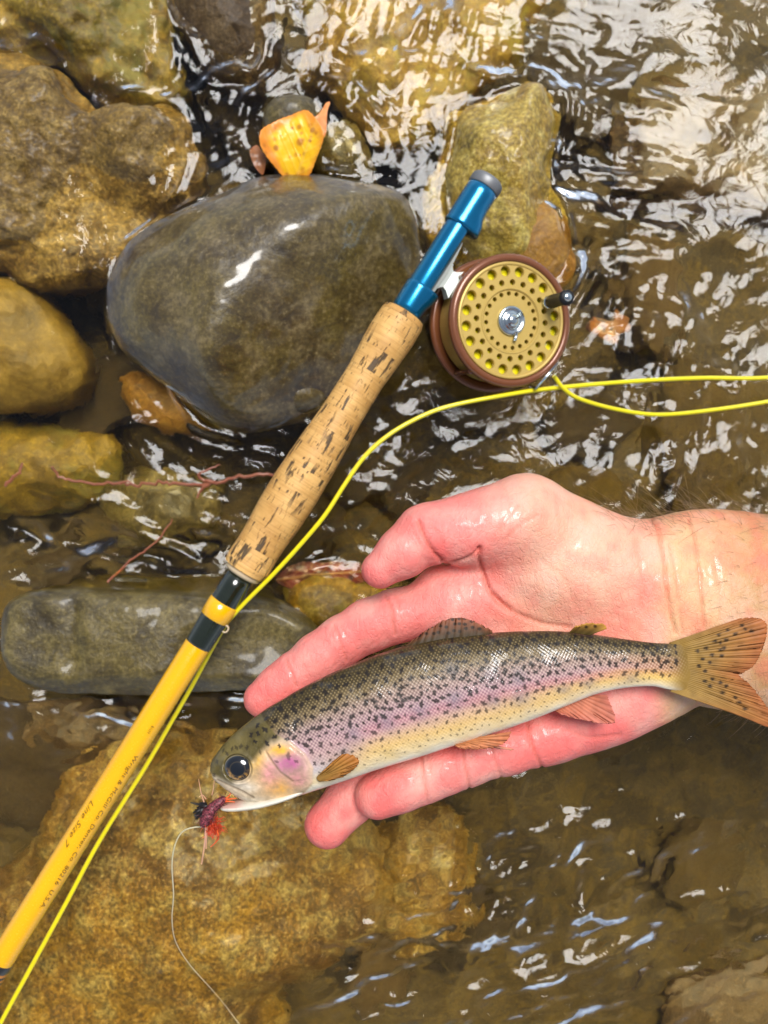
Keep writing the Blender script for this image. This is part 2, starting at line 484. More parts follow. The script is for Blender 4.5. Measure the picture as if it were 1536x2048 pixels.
# submerged cobbles of the stream bed: one mesh family, many individuals
m_cob = [rock_mat('sunken_cobble_stone', (0.12, 0.070, 0.002), (0.055, 0.030, 0.0012), (0.15, 0.09, 0.004), 0.35, 1.3, (0.4, 0.7)), rock_mat('sunken_dark_stone', (0.065, 0.036, 0.003), (0.035, 0.018, 0.002), (0.09, 0.055, 0.005), 0.35, 1.3, (0.4, 0.7)), rock_mat('sunken_amber_stone', (0.13, 0.075, 0.010), (0.08, 0.042, 0.006), (0.16, 0.10, 0.02), 0.35, 1.3, (0.4, 0.7))]
cob_mats = [m_cob[0], m_cob[1], m_cob[0], m_cob[1], m_cob[2]]
cob_protos = []
for k in range(5):
    bm = bmesh.new()
    bmesh.ops.create_icosphere(bm, subdivisions=4, radius=1.0)
    V = np.array([v.co[:] for v in bm.verts])
    bm.verts.ensure_lookup_table()
    nz = fbm(V[:, 0] * 1.6 + k * 7, V[:, 1] * 1.6, V[:, 2] * 1.6, 4, 5)
    V2 = V * (1 + 0.45 * nz)[:, None] * (1.0, 0.75, 0.5)
    for v, q in zip(bm.verts, V2): v.co = q
    me = bpy.data.meshes.new('cobble')
    bm.to_mesh(me); bm.free()
    me.polygons.foreach_set('use_smooth', np.ones(len(me.polygons), bool))
    me.materials.append(cob_mats[k])
    cob_protos.append(me)
placed = []
tries = 0
while len(placed) < 30 and tries < 6000:
    tries += 1
    x, y = random.uniform(-0.25, 0.25), random.uniform(-0.33, 0.33)
    r = random.choice((0.022, 0.03, 0.042, 0.055))
    if any((x - a) ** 2 + (y - b) ** 2 < (0.8 * (r + c)) ** 2 for a, b, c in placed): continue
    px, py = 768 + x * F / H, 1024 - y * F / H
    if any(inside(np.array([x]), np.array([y]), [tuple(p) for p in ring])[0] for ring, _, _ in ROCK_OUTLINES): continue
    if px > 820 and py > 1480 and random.random() < 0.85: continue
    placed.append((x, y, r))
    zb = -0.078 if px > 700 else -0.066
    kc = random.randrange(5)
    o = bpy.data.objects.new('cobble', cob_protos[kc])
    COL.objects.link(o)
    o.location = (x, y, zb + random.uniform(-0.004, 0.008))
    o.rotation_euler = (random.uniform(-.25, .25), random.uniform(-.25, .25), random.uniform(0, 6.28))
    o.scale = (r * 1.2, r * random.uniform(.8, 1.3), r * random.uniform(0.6, 0.9))
    tag(o, ('olive brown cobble sunk on the stream bed under rippled water', 'nearly black cobble sunk on the stream bed under rippled water', 'amber coloured cobble sunk on the stream bed under rippled water')[(0, 1, 0, 1, 2)[kc]],
        'cobble', ('olive brown cobbles on the stream bed', 'dark cobbles on the stream bed', 'amber cobbles on the stream bed')[(0, 1, 0, 1, 2)[kc]])

# ------------------------------------------------------------------ water
xs, ys = axis_grid(40, 0.30, 0.0016, 1.22), axis_grid(40, 0.38, 0.0016, 1.22)
X, Y = np.meshgrid(xs, ys, indexing='ij')
PX, PY = 768 + X * F / H, 1024 - Y * F / H
def blob(cx, cy, rx, ry, ang=0.0):
    a = math.radians(ang)
    u = (PX - cx) * math.cos(a) + (PY - cy) * math.sin(a)
    v = -(PX - cx) * math.sin(a) + (PY - cy) * math.cos(a)
    return np.exp(-(u / rx) ** 2 - (v / ry) ** 2)
amp = 0.38 + 1.0 * blob(1250, 330, 260, 330) + 0.9 * blob(850, 110, 240, 170) + 0.6 * blob(1350, 830, 260, 330) \
    + 1.2 * blob(220, 1080, 330, 110) + 1.3 * blob(180, 1460, 320, 90) + 0.85 * blob(1050, 1780, 420, 260) \
    + 1.0 * blob(880, 1960, 300, 120) + 0.8 * blob(470, 230, 90, 160) + 0.7 * blob(560, 880, 260, 110) \
    + 0.6 * blob(1420, 620, 150, 200) + 0.5 * blob(640, 1080, 160, 120)
amp = amp * (1 - 0.75 * blob(1440, 330, 120, 260)) * (1 - 0.7 * blob(80, 640, 130, 160)) * (1 - 0.6 * blob(400, 1800, 260, 200))
amp = np.clip(amp, 0.08, 1.5)
def aniso(ang, lx, ly, seed, octv=2):
    a = math.radians(ang)
    u = X * math.cos(a) + Y * math.sin(a)
    v = -X * math.sin(a) + Y * math.cos(a)
    wob = 0.25 * noise3(X * 30, Y * 30, X * 0 + seed, 7)
    return fbm(u / lx + wob, v / ly + wob, X * 0 + seed * 1.7, octv, seed + 10, 0.5)
w_a = np.clip(blob(1200, 250, 350, 420) + blob(300, 1050, 400, 200), 0, 1)      # streaks across
w_b = np.clip(blob(850, 60, 300, 260) + blob(1400, 850, 260, 280) + blob(1050, 1700, 400, 200), 0, 1)      # streaks along
base = aniso(20, 0.034, 0.022, 1)
ha = aniso(-14, 0.034, 0.0088, 2)
hb = aniso(72, 0.030, 0.0085, 3)
hc = aniso(25, 0.030, 0.0090, 4)
hw = base * 1.0 + w_a * ha * 0.55 + w_b * hb * 0.55 + (1 - np.clip(w_a + w_b, 0, 1)) * hc * 0.5
small = aniso(40, 0.0075, 0.0045, 5, 2)
rif = np.clip(blob(200, 1105, 330, 60, 4) + blob(180, 1440, 340, 70, -3) + 0.7 * blob(330, 900, 160, 60, -30) + 0.6 * blob(640, 900, 160, 90), 0, 1)
Z = rif * 0.0036 * aniso(-28, 0.026, 0.0080, 6) + amp * (0.0040 * hw + 0.00024 * small) + 0.0013 * np.clip(blob(1080, 1780, 420, 230) + blob(850, 1970, 300, 110), 0, 1) * aniso(12, 0.017, 0.0055, 7) + 0.002 * fbm(X * 12, Y * 12, X * 0, 2, 6)
fine = (np.abs(X) < 0.31) & (np.abs(Y) < 0.39)
for ring, ze, zt in ROCK_OUTLINES:
    if zt < -0.001: continue
    pl = [tuple(p) for p in ring[::3]]
    lo, hi = ring.min(0) - 0.06, ring.max(0) + 0.06
    sel = fine & (X > lo[0]) & (X < hi[0]) & (Y > lo[1]) & (Y < hi[1])
    d = signed(X[sel], Y[sel], pl)
    da = np.abs(d)
    nn = noise3(X[sel] * 40, Y[sel] * 40, X[sel] * 0, 8)
    Z[sel] += 0.0013 * np.clip(0.5 + 0.9 * nn, 0, 1) * np.exp(-(da / 0.004) ** 2) + 0.0011 * np.sin(da / 0.0017 + 3 * nn) * np.exp(-da / 0.018) * np.clip(amp[sel], 0, 1) * (0.5 + 0.5 * nn)
for pl, hgt in (([(322, 700), (338, 745), (352, 785), (380, 828), (420, 862), (470, 880)], 0.0030), ([(512, 822), (524, 780), (545, 752), (590, 740), (640, 750)], 0.0026), ([(20, 1400), (150, 1402), (330, 1400), (520, 1388)], 0.0022), ([(15, 1165), (120, 1150), (300, 1150), (440, 1150)], 0.0020)):
    pw = [tuple(P(x, y, 0)[:2]) for x, y in catmull(pl, 24)]
    x0, y0 = np.min(pw, 0) - 0.02; x1, y1 = np.max(pw, 0) + 0.02
    sel = fine & (X > x0) & (X < x1) & (Y > y0) & (Y < y1)
    wob = 0.0016 * noise3(X[sel] * 70, Y[sel] * 70, X[sel] * 0 + 2, 8)
    Z[sel] += hgt * np.exp(-((seg_dist(X[sel], Y[sel], pw) + wob) / 0.0034) ** 2)
wm = NM('stream_water')
v = wm.coord('Object')
n1 = wm.noise(v, 95, 3, 0.5, 0.9)
n2 = wm.noise(v, 300, 2, 0.5, 0.4)
b1 = wm.bump(n1, 0.38, 0.0020)
wm.bump(n2, 0.05, 0.0004, b1)
wm.set(Base_Color=(0.98, 0.86, 0.46), Roughness=0.012, IOR=1.333, Transmission_Weight=1.0)
water = mesh_obj('stream_water', np.stack([X, Y, Z], -1).reshape(-1, 3), quad_grid(len(xs), len(ys))[:, ::-1], wm.m)
tag(water, 'clear rippling stream water running over the rocks', 'water', kind='structure')

# ------------------------------------------------------------------ fly rod
ROD_Z = 0.050
K = (H - ROD_Z) / F
ROD_D = Vector((-0.530, -0.848, 0)).normalized()
ROD_W = Vector((0.848, -0.530, 0)).normalized()
rod = empty('fly_rod', P(978, 358, ROD_Z))
rod.matrix_world = Matrix.Translation(P(978, 358, ROD_Z)) @ Matrix((
    (ROD_W.x, 0, ROD_D.x, 0), (ROD_W.y, 0, ROD_D.y, 0), (0, 1, 0, 0), (0, 0, 0, 1)))
tag(rod, 'yellow fly rod with cork grip and blue metal reel seat', 'fishing rod')

def rod_lathe(name, prof, material, parent=None, seg=56, deform=None):
    V, Fc = lathe_data([(r * K, s * K) for r, s in prof], seg)
    if deform: V = deform(V)
    o = mesh_obj(name, V, Fc, material, rod if parent is None else parent)
    return o

mb = NM('blue_anodised_metal')
v = mb.coord('Object')
scr = mb.noise(mb.coord('Object', (300, 300, 30)), 3, 5, 0.6)
mb.set(Base_Color=mb.mix(scr, (0.0, 0.13, 0.30), (0.0, 0.22, 0.42)), Metallic=0.75, Roughness=0.24, Coat_Weight=0.6, Coat_Roughness=0.1)
m_blue = mb.m
mk = NM('knurled_grey_metal')
mk.set(Base_Color=(0.24, 0.245, 0.25), Metallic=0.6, Roughness=0.5)
m_knurl = mk.m
m_steel = simple('pale_metal', (0.62, 0.66, 0.64), 0.28, 0.9)
m_foot = simple('frosted_foot_metal', (0.62, 0.66, 0.60), 0.5, 0.35)

# cork
mc = NM('cork')
ob = mc.n('ObjectInfo')
tc = mc.n('TexCoord')
addv = mc.n('VectorMath', operation='ADD')
rv = mc.n('CombineXYZ'); 
mc.l(mc.math('MULTIPLY', ob.outputs['Random'], 7.3), rv.inputs[0])
mc.l(mc.math('MULTIPLY', ob.outputs['Random'], 3.1), rv.inputs[1])
mc.l(tc.outputs['Object'], addv.inputs[0]); mc.l(rv.outputs[0], addv.inputs[1])
def mapped(scale):
    mp = mc.n('Mapping'); mp.inputs['Scale'].default_value = scale
    mc.l(addv.outputs[0], mp.inputs[0]); return mp.outputs[0]
streak = mc.noise(mapped((300, 300, 48)), 1.0, 3, 0.6, 0.3)
pits = mc.noise(mapped((520, 520, 300)), 1.0, 3, 0.6)
gl = mc.noise(mapped((30, 30, 900)), 1.0, 2, 0.5)
tone = mc.noise(mapped((60, 60, 60)), 1.0, 4, 0.6)
zone = mc.noise(mapped((75, 75, 45)), 1.0, 1, 0.5)
col = mc.mix(mc.ramp(tone, [(.3, 0.), (.7, 1.)]), (0.52, 0.26, 0.06), (0.80, 0.47, 0.15))
col = mc.mix(mc.ramp(gl, [(0.40, 0.35), (0.52, 0.0)]), col, (0.42, 0.20, 0.05))
pm = mc.math('MULTIPLY', mc.ramp(streak, [(0.575, 0.0), (0.615, 1.0)]), mc.ramp(zone, [(0.40, 0.0), (0.52, 1.0)]))
fst = mc.noise(mapped((700, 700, 130)), 1.0, 2, 0.6, 0.2)
pm = mc.math('MAXIMUM', mc.math('MULTIPLY', pm, 0.9), mc.ramp(fst, [(0.64, 0.0), (0.70, 0.85)]))
pm = mc.math('MAXIMUM', pm, mc.math('MULTIPLY', mc.ramp(pits, [(0.66, 0.0), (0.72, 0.8)]), mc.ramp(zone, [(0.40, 0.0), (0.50, 1.0)])))
col = mc.mix(pm, col, (0.030, 0.018, 0.008))
mc.set(Base_Color=col, Roughness=0.62, Coat_Weight=0.12, Coat_Roughness=0.35)
inv = mc.math('SUBTRACT', 1.0, pm)
b1 = mc.bump(inv, 0.8, 0.0006)
mc.bump(gl, 0.15, 0.0003, b1)
m_cork = mc.m

# butt cap with knurling, hoods, barrel
seg = 120
prof = [(20, -2), (29, 0), (33, 4), (34, 8), (34, 22), (32, 24)]
V, Fc = lathe_data([(r * K, s * K) for r, s in prof], seg)
V = V.reshape(len(prof), seg, 3)
V[2:5, ::2, :2] *= 0.965
mesh_obj('butt_cap', V.reshape(-1, 3), Fc, m_knurl, rod)

def lip(s0, s1, amt):
    def f(V):
        t = sstep(s0 * K, s1 * K, V[:, 2]) if s1 > s0 else 1 - sstep(s1 * K, s0 * K, V[:, 2])
        c = np.clip(V[:, 0] / (np.hypot(V[:, 0], V[:, 1]) + 1e-9), 0, 1)
        V = V.copy()
        V[:, 0] += amt * K * t * sstep(0.35, 0.95, c)
        return V
    return f
hs = [(31, 24), (33, 26), (33, 40), (33, 60), (33, 80), (33, 95), (33, 104), (33.5, 108), (33.5, 113), (31, 115)]
rod_lathe('rear_hood', hs, m_blue, deform=lip(70, 100, 10))
def flat(V):
    V = V.copy(); lim = 21 * K
    V[:, 0] = np.minimum(V[:, 0], lim)
    return V
brl = rod_lathe('reel_seat', [(28.5, 113), (29, 116), (29, 150), (29, 200), (29, 258), (28.5, 262)], m_blue, deform=flat)
rod_lathe('front_hood', [(30, 254), (32, 256), (32, 262), (32, 275), (32, 290), (31.5, 305), (31, 318), (28, 319)], m_blue, deform=lip(300, 262, 8))

# grip made of cork rings
GT = np.array([0, .02, .06, .12, .25, .40, .55, .68, .78, .86, .92, .975, 1.0])
GR = np.array([42, 46.5, 47.5, 46.5, 40.5, 42, 48, 51, 50, 46, 45, 47, 44.5])
g0, g1 = 317.0, 923.0
gi = np.linspace(0, 1, 400)
grs = np.interp(gi, GT, GR)
ker = np.hanning(27); ker /= ker.sum()
gsm = np.convolve(np.pad(grs, 13, 'edge'), ker, 'valid')
gsm[:14] = grs[:14]; gsm[-12:] = grs[-12:]
grip_core = rod_lathe('cork_grip', [(30, g0 + 2), (30, g1 - 1)], m_cork)
edges = [0, .022, .085, .155, .23, .31, .385, .46, .535, .61, .685, .76, .84, .915, .975, 1.0]
for a, b in zip(edges[:-1], edges[1:]):
    ts = np.linspace(a, b, 10)
    prof = [(36, g0 + (g1 - g0) * a + 0.3)]
    for i, t in enumerate(ts):
        r = np.interp(t, gi, gsm)
        if i in (0, 9): r -= 0.03
        prof.append((r, g0 + (g1 - g0) * t + (0.01 if i == 0 else -0.01 if i == 9 else 0)))
    prof.append((36, g0 + (g1 - g0) * b - 0.3))
    if a == 0: prof[1] = (prof[1][0] - 3, prof[1][1])
    V, Fc = lathe_data([(r * K, s * K) for r, s in (prof if a == 0 or b == 1.0 else prof[1:-1])], 64, a == 0, b == 1.0)
    wob = 1 + 0.010 * fbm(V[:, 0] * 160, V[:, 1] * 160, V[:, 2] * 160 + a * 30, 3, 21)
    V[:, :2] *= wob[:, None]
    mesh_obj('cork_ring', V, Fc, m_cork, grip_core)

m_ivory = simple('ivory_ring', (0.62, 0.48, 0.30), 0.4)
m_green = NM('dark_green_thread')
gv = m_green.coord('Object', (1, 1, 1))
wv = m_green.noise(m_green.coord('Object', (40, 40, 2600)), 1.0, 1, 0.5)
m_green.set(Base_Color=m_green.mix(wv, (0.006, 0.009, 0.004), (0.014, 0.020, 0.009)), Roughness=0.18, Coat_Weight=1.0, Coat_Roughness=0.06)
m_green = m_green.m
m_yel = NM('yellow_lacquer')
yn = m_yel.noise(m_yel.coord('Object', (1, 1, 0.4)), 60, 4, 0.6)
ysp = m_yel.noise(m_yel.coord('Object'), 900, 2, 0.5)
ycol = m_yel.mix(yn, (0.86, 0.40, 0.0), (0.93, 0.50, 0.003))
m_yel.set(Base_Color=ycol, Roughness=m_yel.ramp(ysp, [(0.4, 0.16), (0.7, 0.3)]), Coat_Weight=0.7, Coat_Roughness=0.07)
m_yel.bump(ysp, 0.08, 0.0002)
m_yel = m_yel.m
m_blackwrap = simple('black_thread', (0.015, 0.014, 0.012), 0.3, coat=0.8)
m_orangewrap = simple('orange_thread', (0.55, 0.20, 0.01), 0.3, coat=0.8)
m_ink = simple('brown_ink', (0.055, 0.018, 0.0), 0.35, coat=0.4)

rod_lathe('winding_check', [(37, 922), (38.5, 924), (38, 931), (33, 935)], m_ivory)
rod_lathe('thread_wrap', [(29, 930), (29.5, 960), (29, 990), (28.5, 1040), (27.8, 1094), (26.5, 1099)], m_green)
rod_lathe('yellow_band', [(28, 997), (31, 999), (31.3, 1016), (31, 1035), (28, 1037)], m_yel)
a = np.linspace(-0.5, math.pi + 0.5, 14)
kx = 31 + 5.5 * np.sin(a)
ks = 1040 - 7 * np.cos(a)
V, Fc = tube_data(np.stack([kx * K, np.full(14, 0.004) , ks * K], 1), 1.8 * K, 8)
mesh_obj('hook_keeper', V, Fc, m_ivory, rod)
blank = rod_lathe('blank', [(26.0, 1096), (26.6, 1098), (26.4, 1300), (26, 1600), (25.8, 1840), (25.4, 1850), (24, 2400), (20, 3200), (16, 4200)], m_yel)
rod_lathe('ferrule_wrap', [(26.2, 1840), (27, 1842), (27, 1856), (26.2, 1858)], m_blackwrap)
for i in range(4):
    s = 1858 + i * 13
    rod_lathe('ferrule_wrap', [(26.0, s), (26.8, s + 1), (26.8, s + 5), (26.0, s + 6)], m_orangewrap)
    rod_lathe('ferrule_wrap', [(26.0, s + 6), (26.8, s + 7), (26.8, s + 12), (26.0, s + 13)], m_blackwrap)

def rod_text(body, s0, off, size, shear=0.25, length=None, rr=26.4):
    cu = bpy.data.curves.new('lettering', 'FONT')
    cu.body = body
    cu.size = 1.0
    cu.shear = shear
    cu.space_character = 1.08
    tmp = bpy.data.objects.new('tmp_text', cu)
    COL.objects.link(tmp)
    bpy.context.view_layer.update()
    me = bpy.data.meshes.new_from_object(tmp.evaluated_get(bpy.context.evaluated_depsgraph_get()))
    bpy.data.objects.remove(tmp)
    bm = bmesh.new(); bm.from_mesh(me)
    bmesh.ops.triangulate(bm, faces=bm.faces)
    bmesh.ops.subdivide_edges(bm, edges=[e for e in bm.edges if e.calc_length() > 0.12], cuts=2)
    bm.to_mesh(me); bm.free()
    n = len(me.vertices)
    V = np.zeros(n * 3, np.float32); me.vertices.foreach_get('co', V); V = V.reshape(-1, 3)
    sx = size if length is None else length / V[:, 0].max()
    s = s0 + V[:, 0] * sx
    phi = math.asin(off / rr) + V[:, 1] * size / rr
    r2 = rr + 0.45
    W = np.stack([r2 * np.sin(phi) * K, r2 * np.cos(phi) * K, s * K], 1)
    me.vertices.foreach_set('co', W.astype(np.float32).ravel())
    me.materials.append(m_ink)
    me.name = 'lettering'
    o = bpy.data.objects.new('lettering', me)
    COL.objects.link(o)
    o.parent = blank
    return o
rod_text('8\u00bdH', 1276, 9, 9, 0.0, 17)
rod_text('Wright & McGill Co. Denver, Co. 80216  U.S.A.', 1342, 12, 12.5, 0.22, 358)
rod_text('Line Size 7', 1464, -14, 15, 0.35, 106)

# ------------------------------------------------------------------ fly reel
TH = math.radians(19)
nz = Vector((0, 0, 1))
RN = (nz * math.cos(TH) + Vector((0.97, -0.24, 0)) * math.sin(TH)).normalized()
RE = (ROD_W - RN * ROD_W.dot(RN)).normalized()
RY = RN.cross(RE)
RO = Vector(P(1024, 641, 0.050))
reel = empty('fly_reel')
reel.matrix_world = Matrix.Translation(RO) @ Matrix((
    (RE.x, RY.x, RN.x, 0), (RE.y, RY.y, RN.y, 0), (RE.z, RY.z, RN.z, 0), (0, 0, 0, 1)))
tag(reel, 'gold and brown perforated fly reel wound with yellow line', 'fishing reel')
k2 = (H - 0.05) / F

mbz = NM('brown_enamel')
bn = mbz.noise(mbz.coord('Object'), 500, 4, 0.6)
mbz.set(Base_Color=mbz.mix(bn, (0.17, 0.052, 0.018), (0.23, 0.080, 0.030)), Roughness=0.28, Metallic=0.2, Coat_Weight=0.4, Coat_Roughness=0.15)
m_brownmetal = mbz.m
mgz = NM('gold_enamel')
gn = mgz.noise(mgz.coord('Object'), 300, 5, 0.65)
mgz.set(Base_Color=mgz.mix(gn, (0.50, 0.34, 0.075), (0.60, 0.42, 0.12)), Roughness=0.42, Metallic=0.25)
m_goldmetal = mgz.m
m_chrome = simple('chrome', (0.62, 0.68, 0.68), 0.16, 1.0)
m_black = simple('black_knob', (0.012, 0.012, 0.014), 0.45, 0.0, 0.0, Specular_IOR_Level=0.25)
mly = NM('yellow_fly_line')
ln = mly.noise(mly.coord('Object'), 250, 2, 0.5)
mly.set(Base_Color=mly.mix(ln, (0.78, 0.66, 0.0), (0.88, 0.76, 0.01)), Roughness=0.28, Coat_Weight=0.5, Coat_Roughness=0.1)
m_line = mly.m

def rl(prof, seg=96, cap0=False, cap1=False):
    return lathe_data([(r * k2, z * k2) for r, z in prof], seg, cap0, cap1)
# frame: front rim, back plate, pillars
front_rim = rl([(117, -4), (118, 0), (122, 2), (128, 1), (132, -3), (133, -9), (132, -15), (128, -18), (122, -18), (119, -14), (117, -4)])
back = rl([(2, -100), (110, -100), (120, -94), (130, -88), (137, -90), (139, -97), (137, -104), (125, -108), (2, -110)], cap0=True, cap1=True)
pil = []
for an in (95, 172, 265, 330):
    a = math.radians(an)
    c = (math.cos(a) * 129, math.sin(a) * 129)
    V, Fc = rl([(7, -14), (5.5, -22), (5, -50), (5.5, -80), (8, -92)], 14, True, True)
    pil.append((V + np.array((c[0] * k2, c[1] * k2, 0)), Fc))
mesh_obj('frame', *join_data([front_rim, back] + pil), m_brownmetal, reel)

def holed(r1, r2, rc, rh, n, zt, zb, ph=0.0, M=16):
    V, Fc = [], []
    dl = math.pi / n
    for i in range(n):
        th = 2 * math.pi * i / n + ph
        cx, cy = rc * math.cos(th), rc * math.sin(th)
        b = len(V)
        for j in range(M):
            a = 2 * math.pi * j / M
            ca, sa = math.cos(a), math.sin(a)
            mx = max(abs(ca), abs(sa))
            u, w = ca / mx, sa / mx
            rr = rc + (u * (r2 - rc) if u > 0 else u * (rc - r1))
            t = th + w * dl
            V.append((rr * math.cos(t), rr * math.sin(t), zt))
            hx, hy = rh * ca, rh * sa
            gx = cx + hx * math.cos(th) - hy * math.sin(th)
            gy = cy + hx * math.sin(th) + hy * math.cos(th)
            V.append((cx + (gx - cx) * 1.12, cy + (gy - cy) * 1.12, zt))
            V.append((gx, gy, zt - 1.4))
            V.append((gx, gy, zb))
        for j in range(M):
            p, q = b + 4 * j, b + 4 * ((j + 1) % M)
            Fc += [(p, q, q + 1, p + 1), (p + 1, q + 1, q + 2, p + 2), (p + 2, q + 2, q + 3, p + 3)]
    return np.array(V) * k2, [f[::1] for f in Fc]
plate = [holed(86, 109, 98, 9.8, 20, -3, -13, 0.1), holed(66.5, 86, 76, 5.6, 20, -3, -13, 0.25), holed(46, 60, 54, 4.2, 20, -5.5, -13, 0.05),
         rl([(60, -5.5), (61.5, -3), (63, -1.6), (65, -1.6), (66.5, -3)]), rl([(109, -3), (110.5, -0.8), (113, -0.2), (115.5, -1), (116.5, -4), (116.5, -14)]),
         rl([(46, -5.5), (30, -5.5), (2, -5.5)], cap1=True),
         rl([(118, -15), (118.5, -40), (118.5, -70), (119, -90)])]
mesh_obj('spool', *join_data(plate), m_goldmetal, reel, smooth=False)
prof = [(20, -16)]
for i in range(22):
    r = 24 + i * 4.1
    prof += [(r, -20 - 0.8 * (i % 3)), (r + 2, -17.5 - 0.8 * (i % 3))]
prof += [(113, -22), (114, -80)]
mesh_obj('wound_line', *rl(prof), m_line, reel)
cap = [rl([(29, -6), (30, -2), (28, 1), (24, 1.5), (22, -0.5), (19, -1), (17, 1.5), (14, 3), (11, 3.5), (9.5, 8), (6, 9.5), (1, 10)], 40, cap1=True)]
cap.append((tube_data(np.array([(20, -14, 2), (24, -22, 3), (27, -30, 2)]) * k2, 3.6 * k2, 8)))
cap.append((lathe_data([(3.5 * k2, 0), (3.5 * k2, 5 * k2)], 12)[0] + np.array((8, 18, 0)) * k2, lathe_data([(1, 0), (1, 1)], 12)[1]))
latch = mesh_obj('spool_cap', *join_data(cap), m_chrome, reel)
# handle knob: in the frame of the reel find the spot nearest the photographed one
def reel_local(px, py, zl):
    for zz in (0.05,):
        p = Vector(P(px, py, 0.05)) - RO
    return np.array((p.dot(RE), p.dot(RY), zl * k2))
hc = reel_local(1108, 602, 0); hc[2] = 0
V, Fc = rl([(3, -3), (13, -3), (14, 2), (12, 6), (9, 8)], 28, True, True)
hd = mesh_obj('handle', V + hc, Fc, m_chrome, reel)
V, Fc = rl([(10, 7), (13, 10), (14, 24), (13, 44), (14, 66), (15.5, 72), (15, 77), (9, 79)], 28, True, True)
mesh_obj('knob', V + hc, Fc, m_black, hd)
V, Fc = rl([(8.5, 78), (8.5, 81), (6, 83), (1, 83)], 20, True, True)
mesh_obj('screw', V + hc, Fc, m_chrome, hd)
# line guard
p0, p1 = reel_local(1085, 775, 0), reel_local(1133, 725, 0)
pts = [p0 + (0, 0, 2 * k2), p0 + (p1 - p0) * .5 + (0, 0, 3 * k2), p1 + (0, 0, 2 * k2)]
mesh_obj('line_guard', *join_data([tube_data(pts, 3.2 * k2, 8), tube_data([p0 + (0, 0, 2 * k2), p0 * 0.97 + (0, 0, -20 * k2)], 2.6 * k2, 8), tube_data([p1 + (0, 0, 2 * k2), p1 * 0.97 + (0, 0, -20 * k2)], 2.6 * k2, 8)]), m_chrome, reel)
# foot: long tapered shoe along the seat and a post to the frame (reel local: x away from the rod, y along it)
yy = np.linspace(-78, 78, 30)
items = []
V = []
for y in yy:
    t = abs(y) / 78
    w = 17 * (1 - 0.55 * t ** 2)
    h = 7 * (1 - 0.75 * t ** 1.5)
    x0 = -162
    for (zx, xx) in ((-w, x0), (w, x0), (w * 0.8, x0 + h), (-w * 0.8, x0 + h)):
        V.append((xx, y, zx - 48))
V = np.array(V) * k2
Fc = [tuple(f) for f in quad_grid(30, 4, True)] + [(0, 1, 2, 3), (116, 119, 118, 117)]
items.append((V, Fc))
V = []
for x, hw, ht in ((-158, 34, 11), (-152, 24, 10), (-146, 19, 9), (-138, 22, 10), (-126, 32, 12)):
    for (sy, sz) in ((-1, -1), (1, -1), (1, 1), (-1, 1)):
        V.append((x, sy * hw, sz * ht - 48))
V = np.array(V) * k2
items.append((V, [tuple(f) for f in quad_grid(5, 4, True)] + [(0, 1, 2, 3), (16, 19, 18, 17)]))
mesh_obj('foot', *join_data(items), m_foot, reel, smooth=False)

# ------------------------------------------------------------------ fly line: reel -> loop off to the side -> back past the rod
tr = [(1108, 752, .040), (1128, 778, .036), (1160, 798, .030), (1230, 818, .020), (1310, 829, .012), (1400, 823, .008), (1536, 803, .006), (1700, 770, .006),
      (1830, 745, .008), (1850, 720, .010), (1800, 712, .012), (1700, 732, .014), (1536, 755, .016), (1400, 756, .018), (1260, 763, .024), (1100, 777, .036),
      (1000, 792, .044), (900, 812, .048), (840, 834, .050), (780, 868, .052), (730, 912, .053), (690, 968, .054), (650, 1030, .055), (600, 1090, .055), (545, 1150, .054),
      (490, 1205, .052), (455, 1245, .048), (428, 1290, .040), (385, 1370, .036), (345, 1440, .037), (290, 1535, .038), (200, 1680, .040), (130, 1810, .041), (60, 1938, .042), (-20, 2085, .044), (-150, 2330, .046)]
pts = catmull(np.array([P(x, y, z) for x, y, z in tr]), 420)
V, Fc = tube_data(pts, 4.5 * k2, 12)
tag(mesh_obj('fly_line', V, Fc, m_line), 'bright yellow fly line curving from the reel past the cork grip along the rod', 'fishing line')

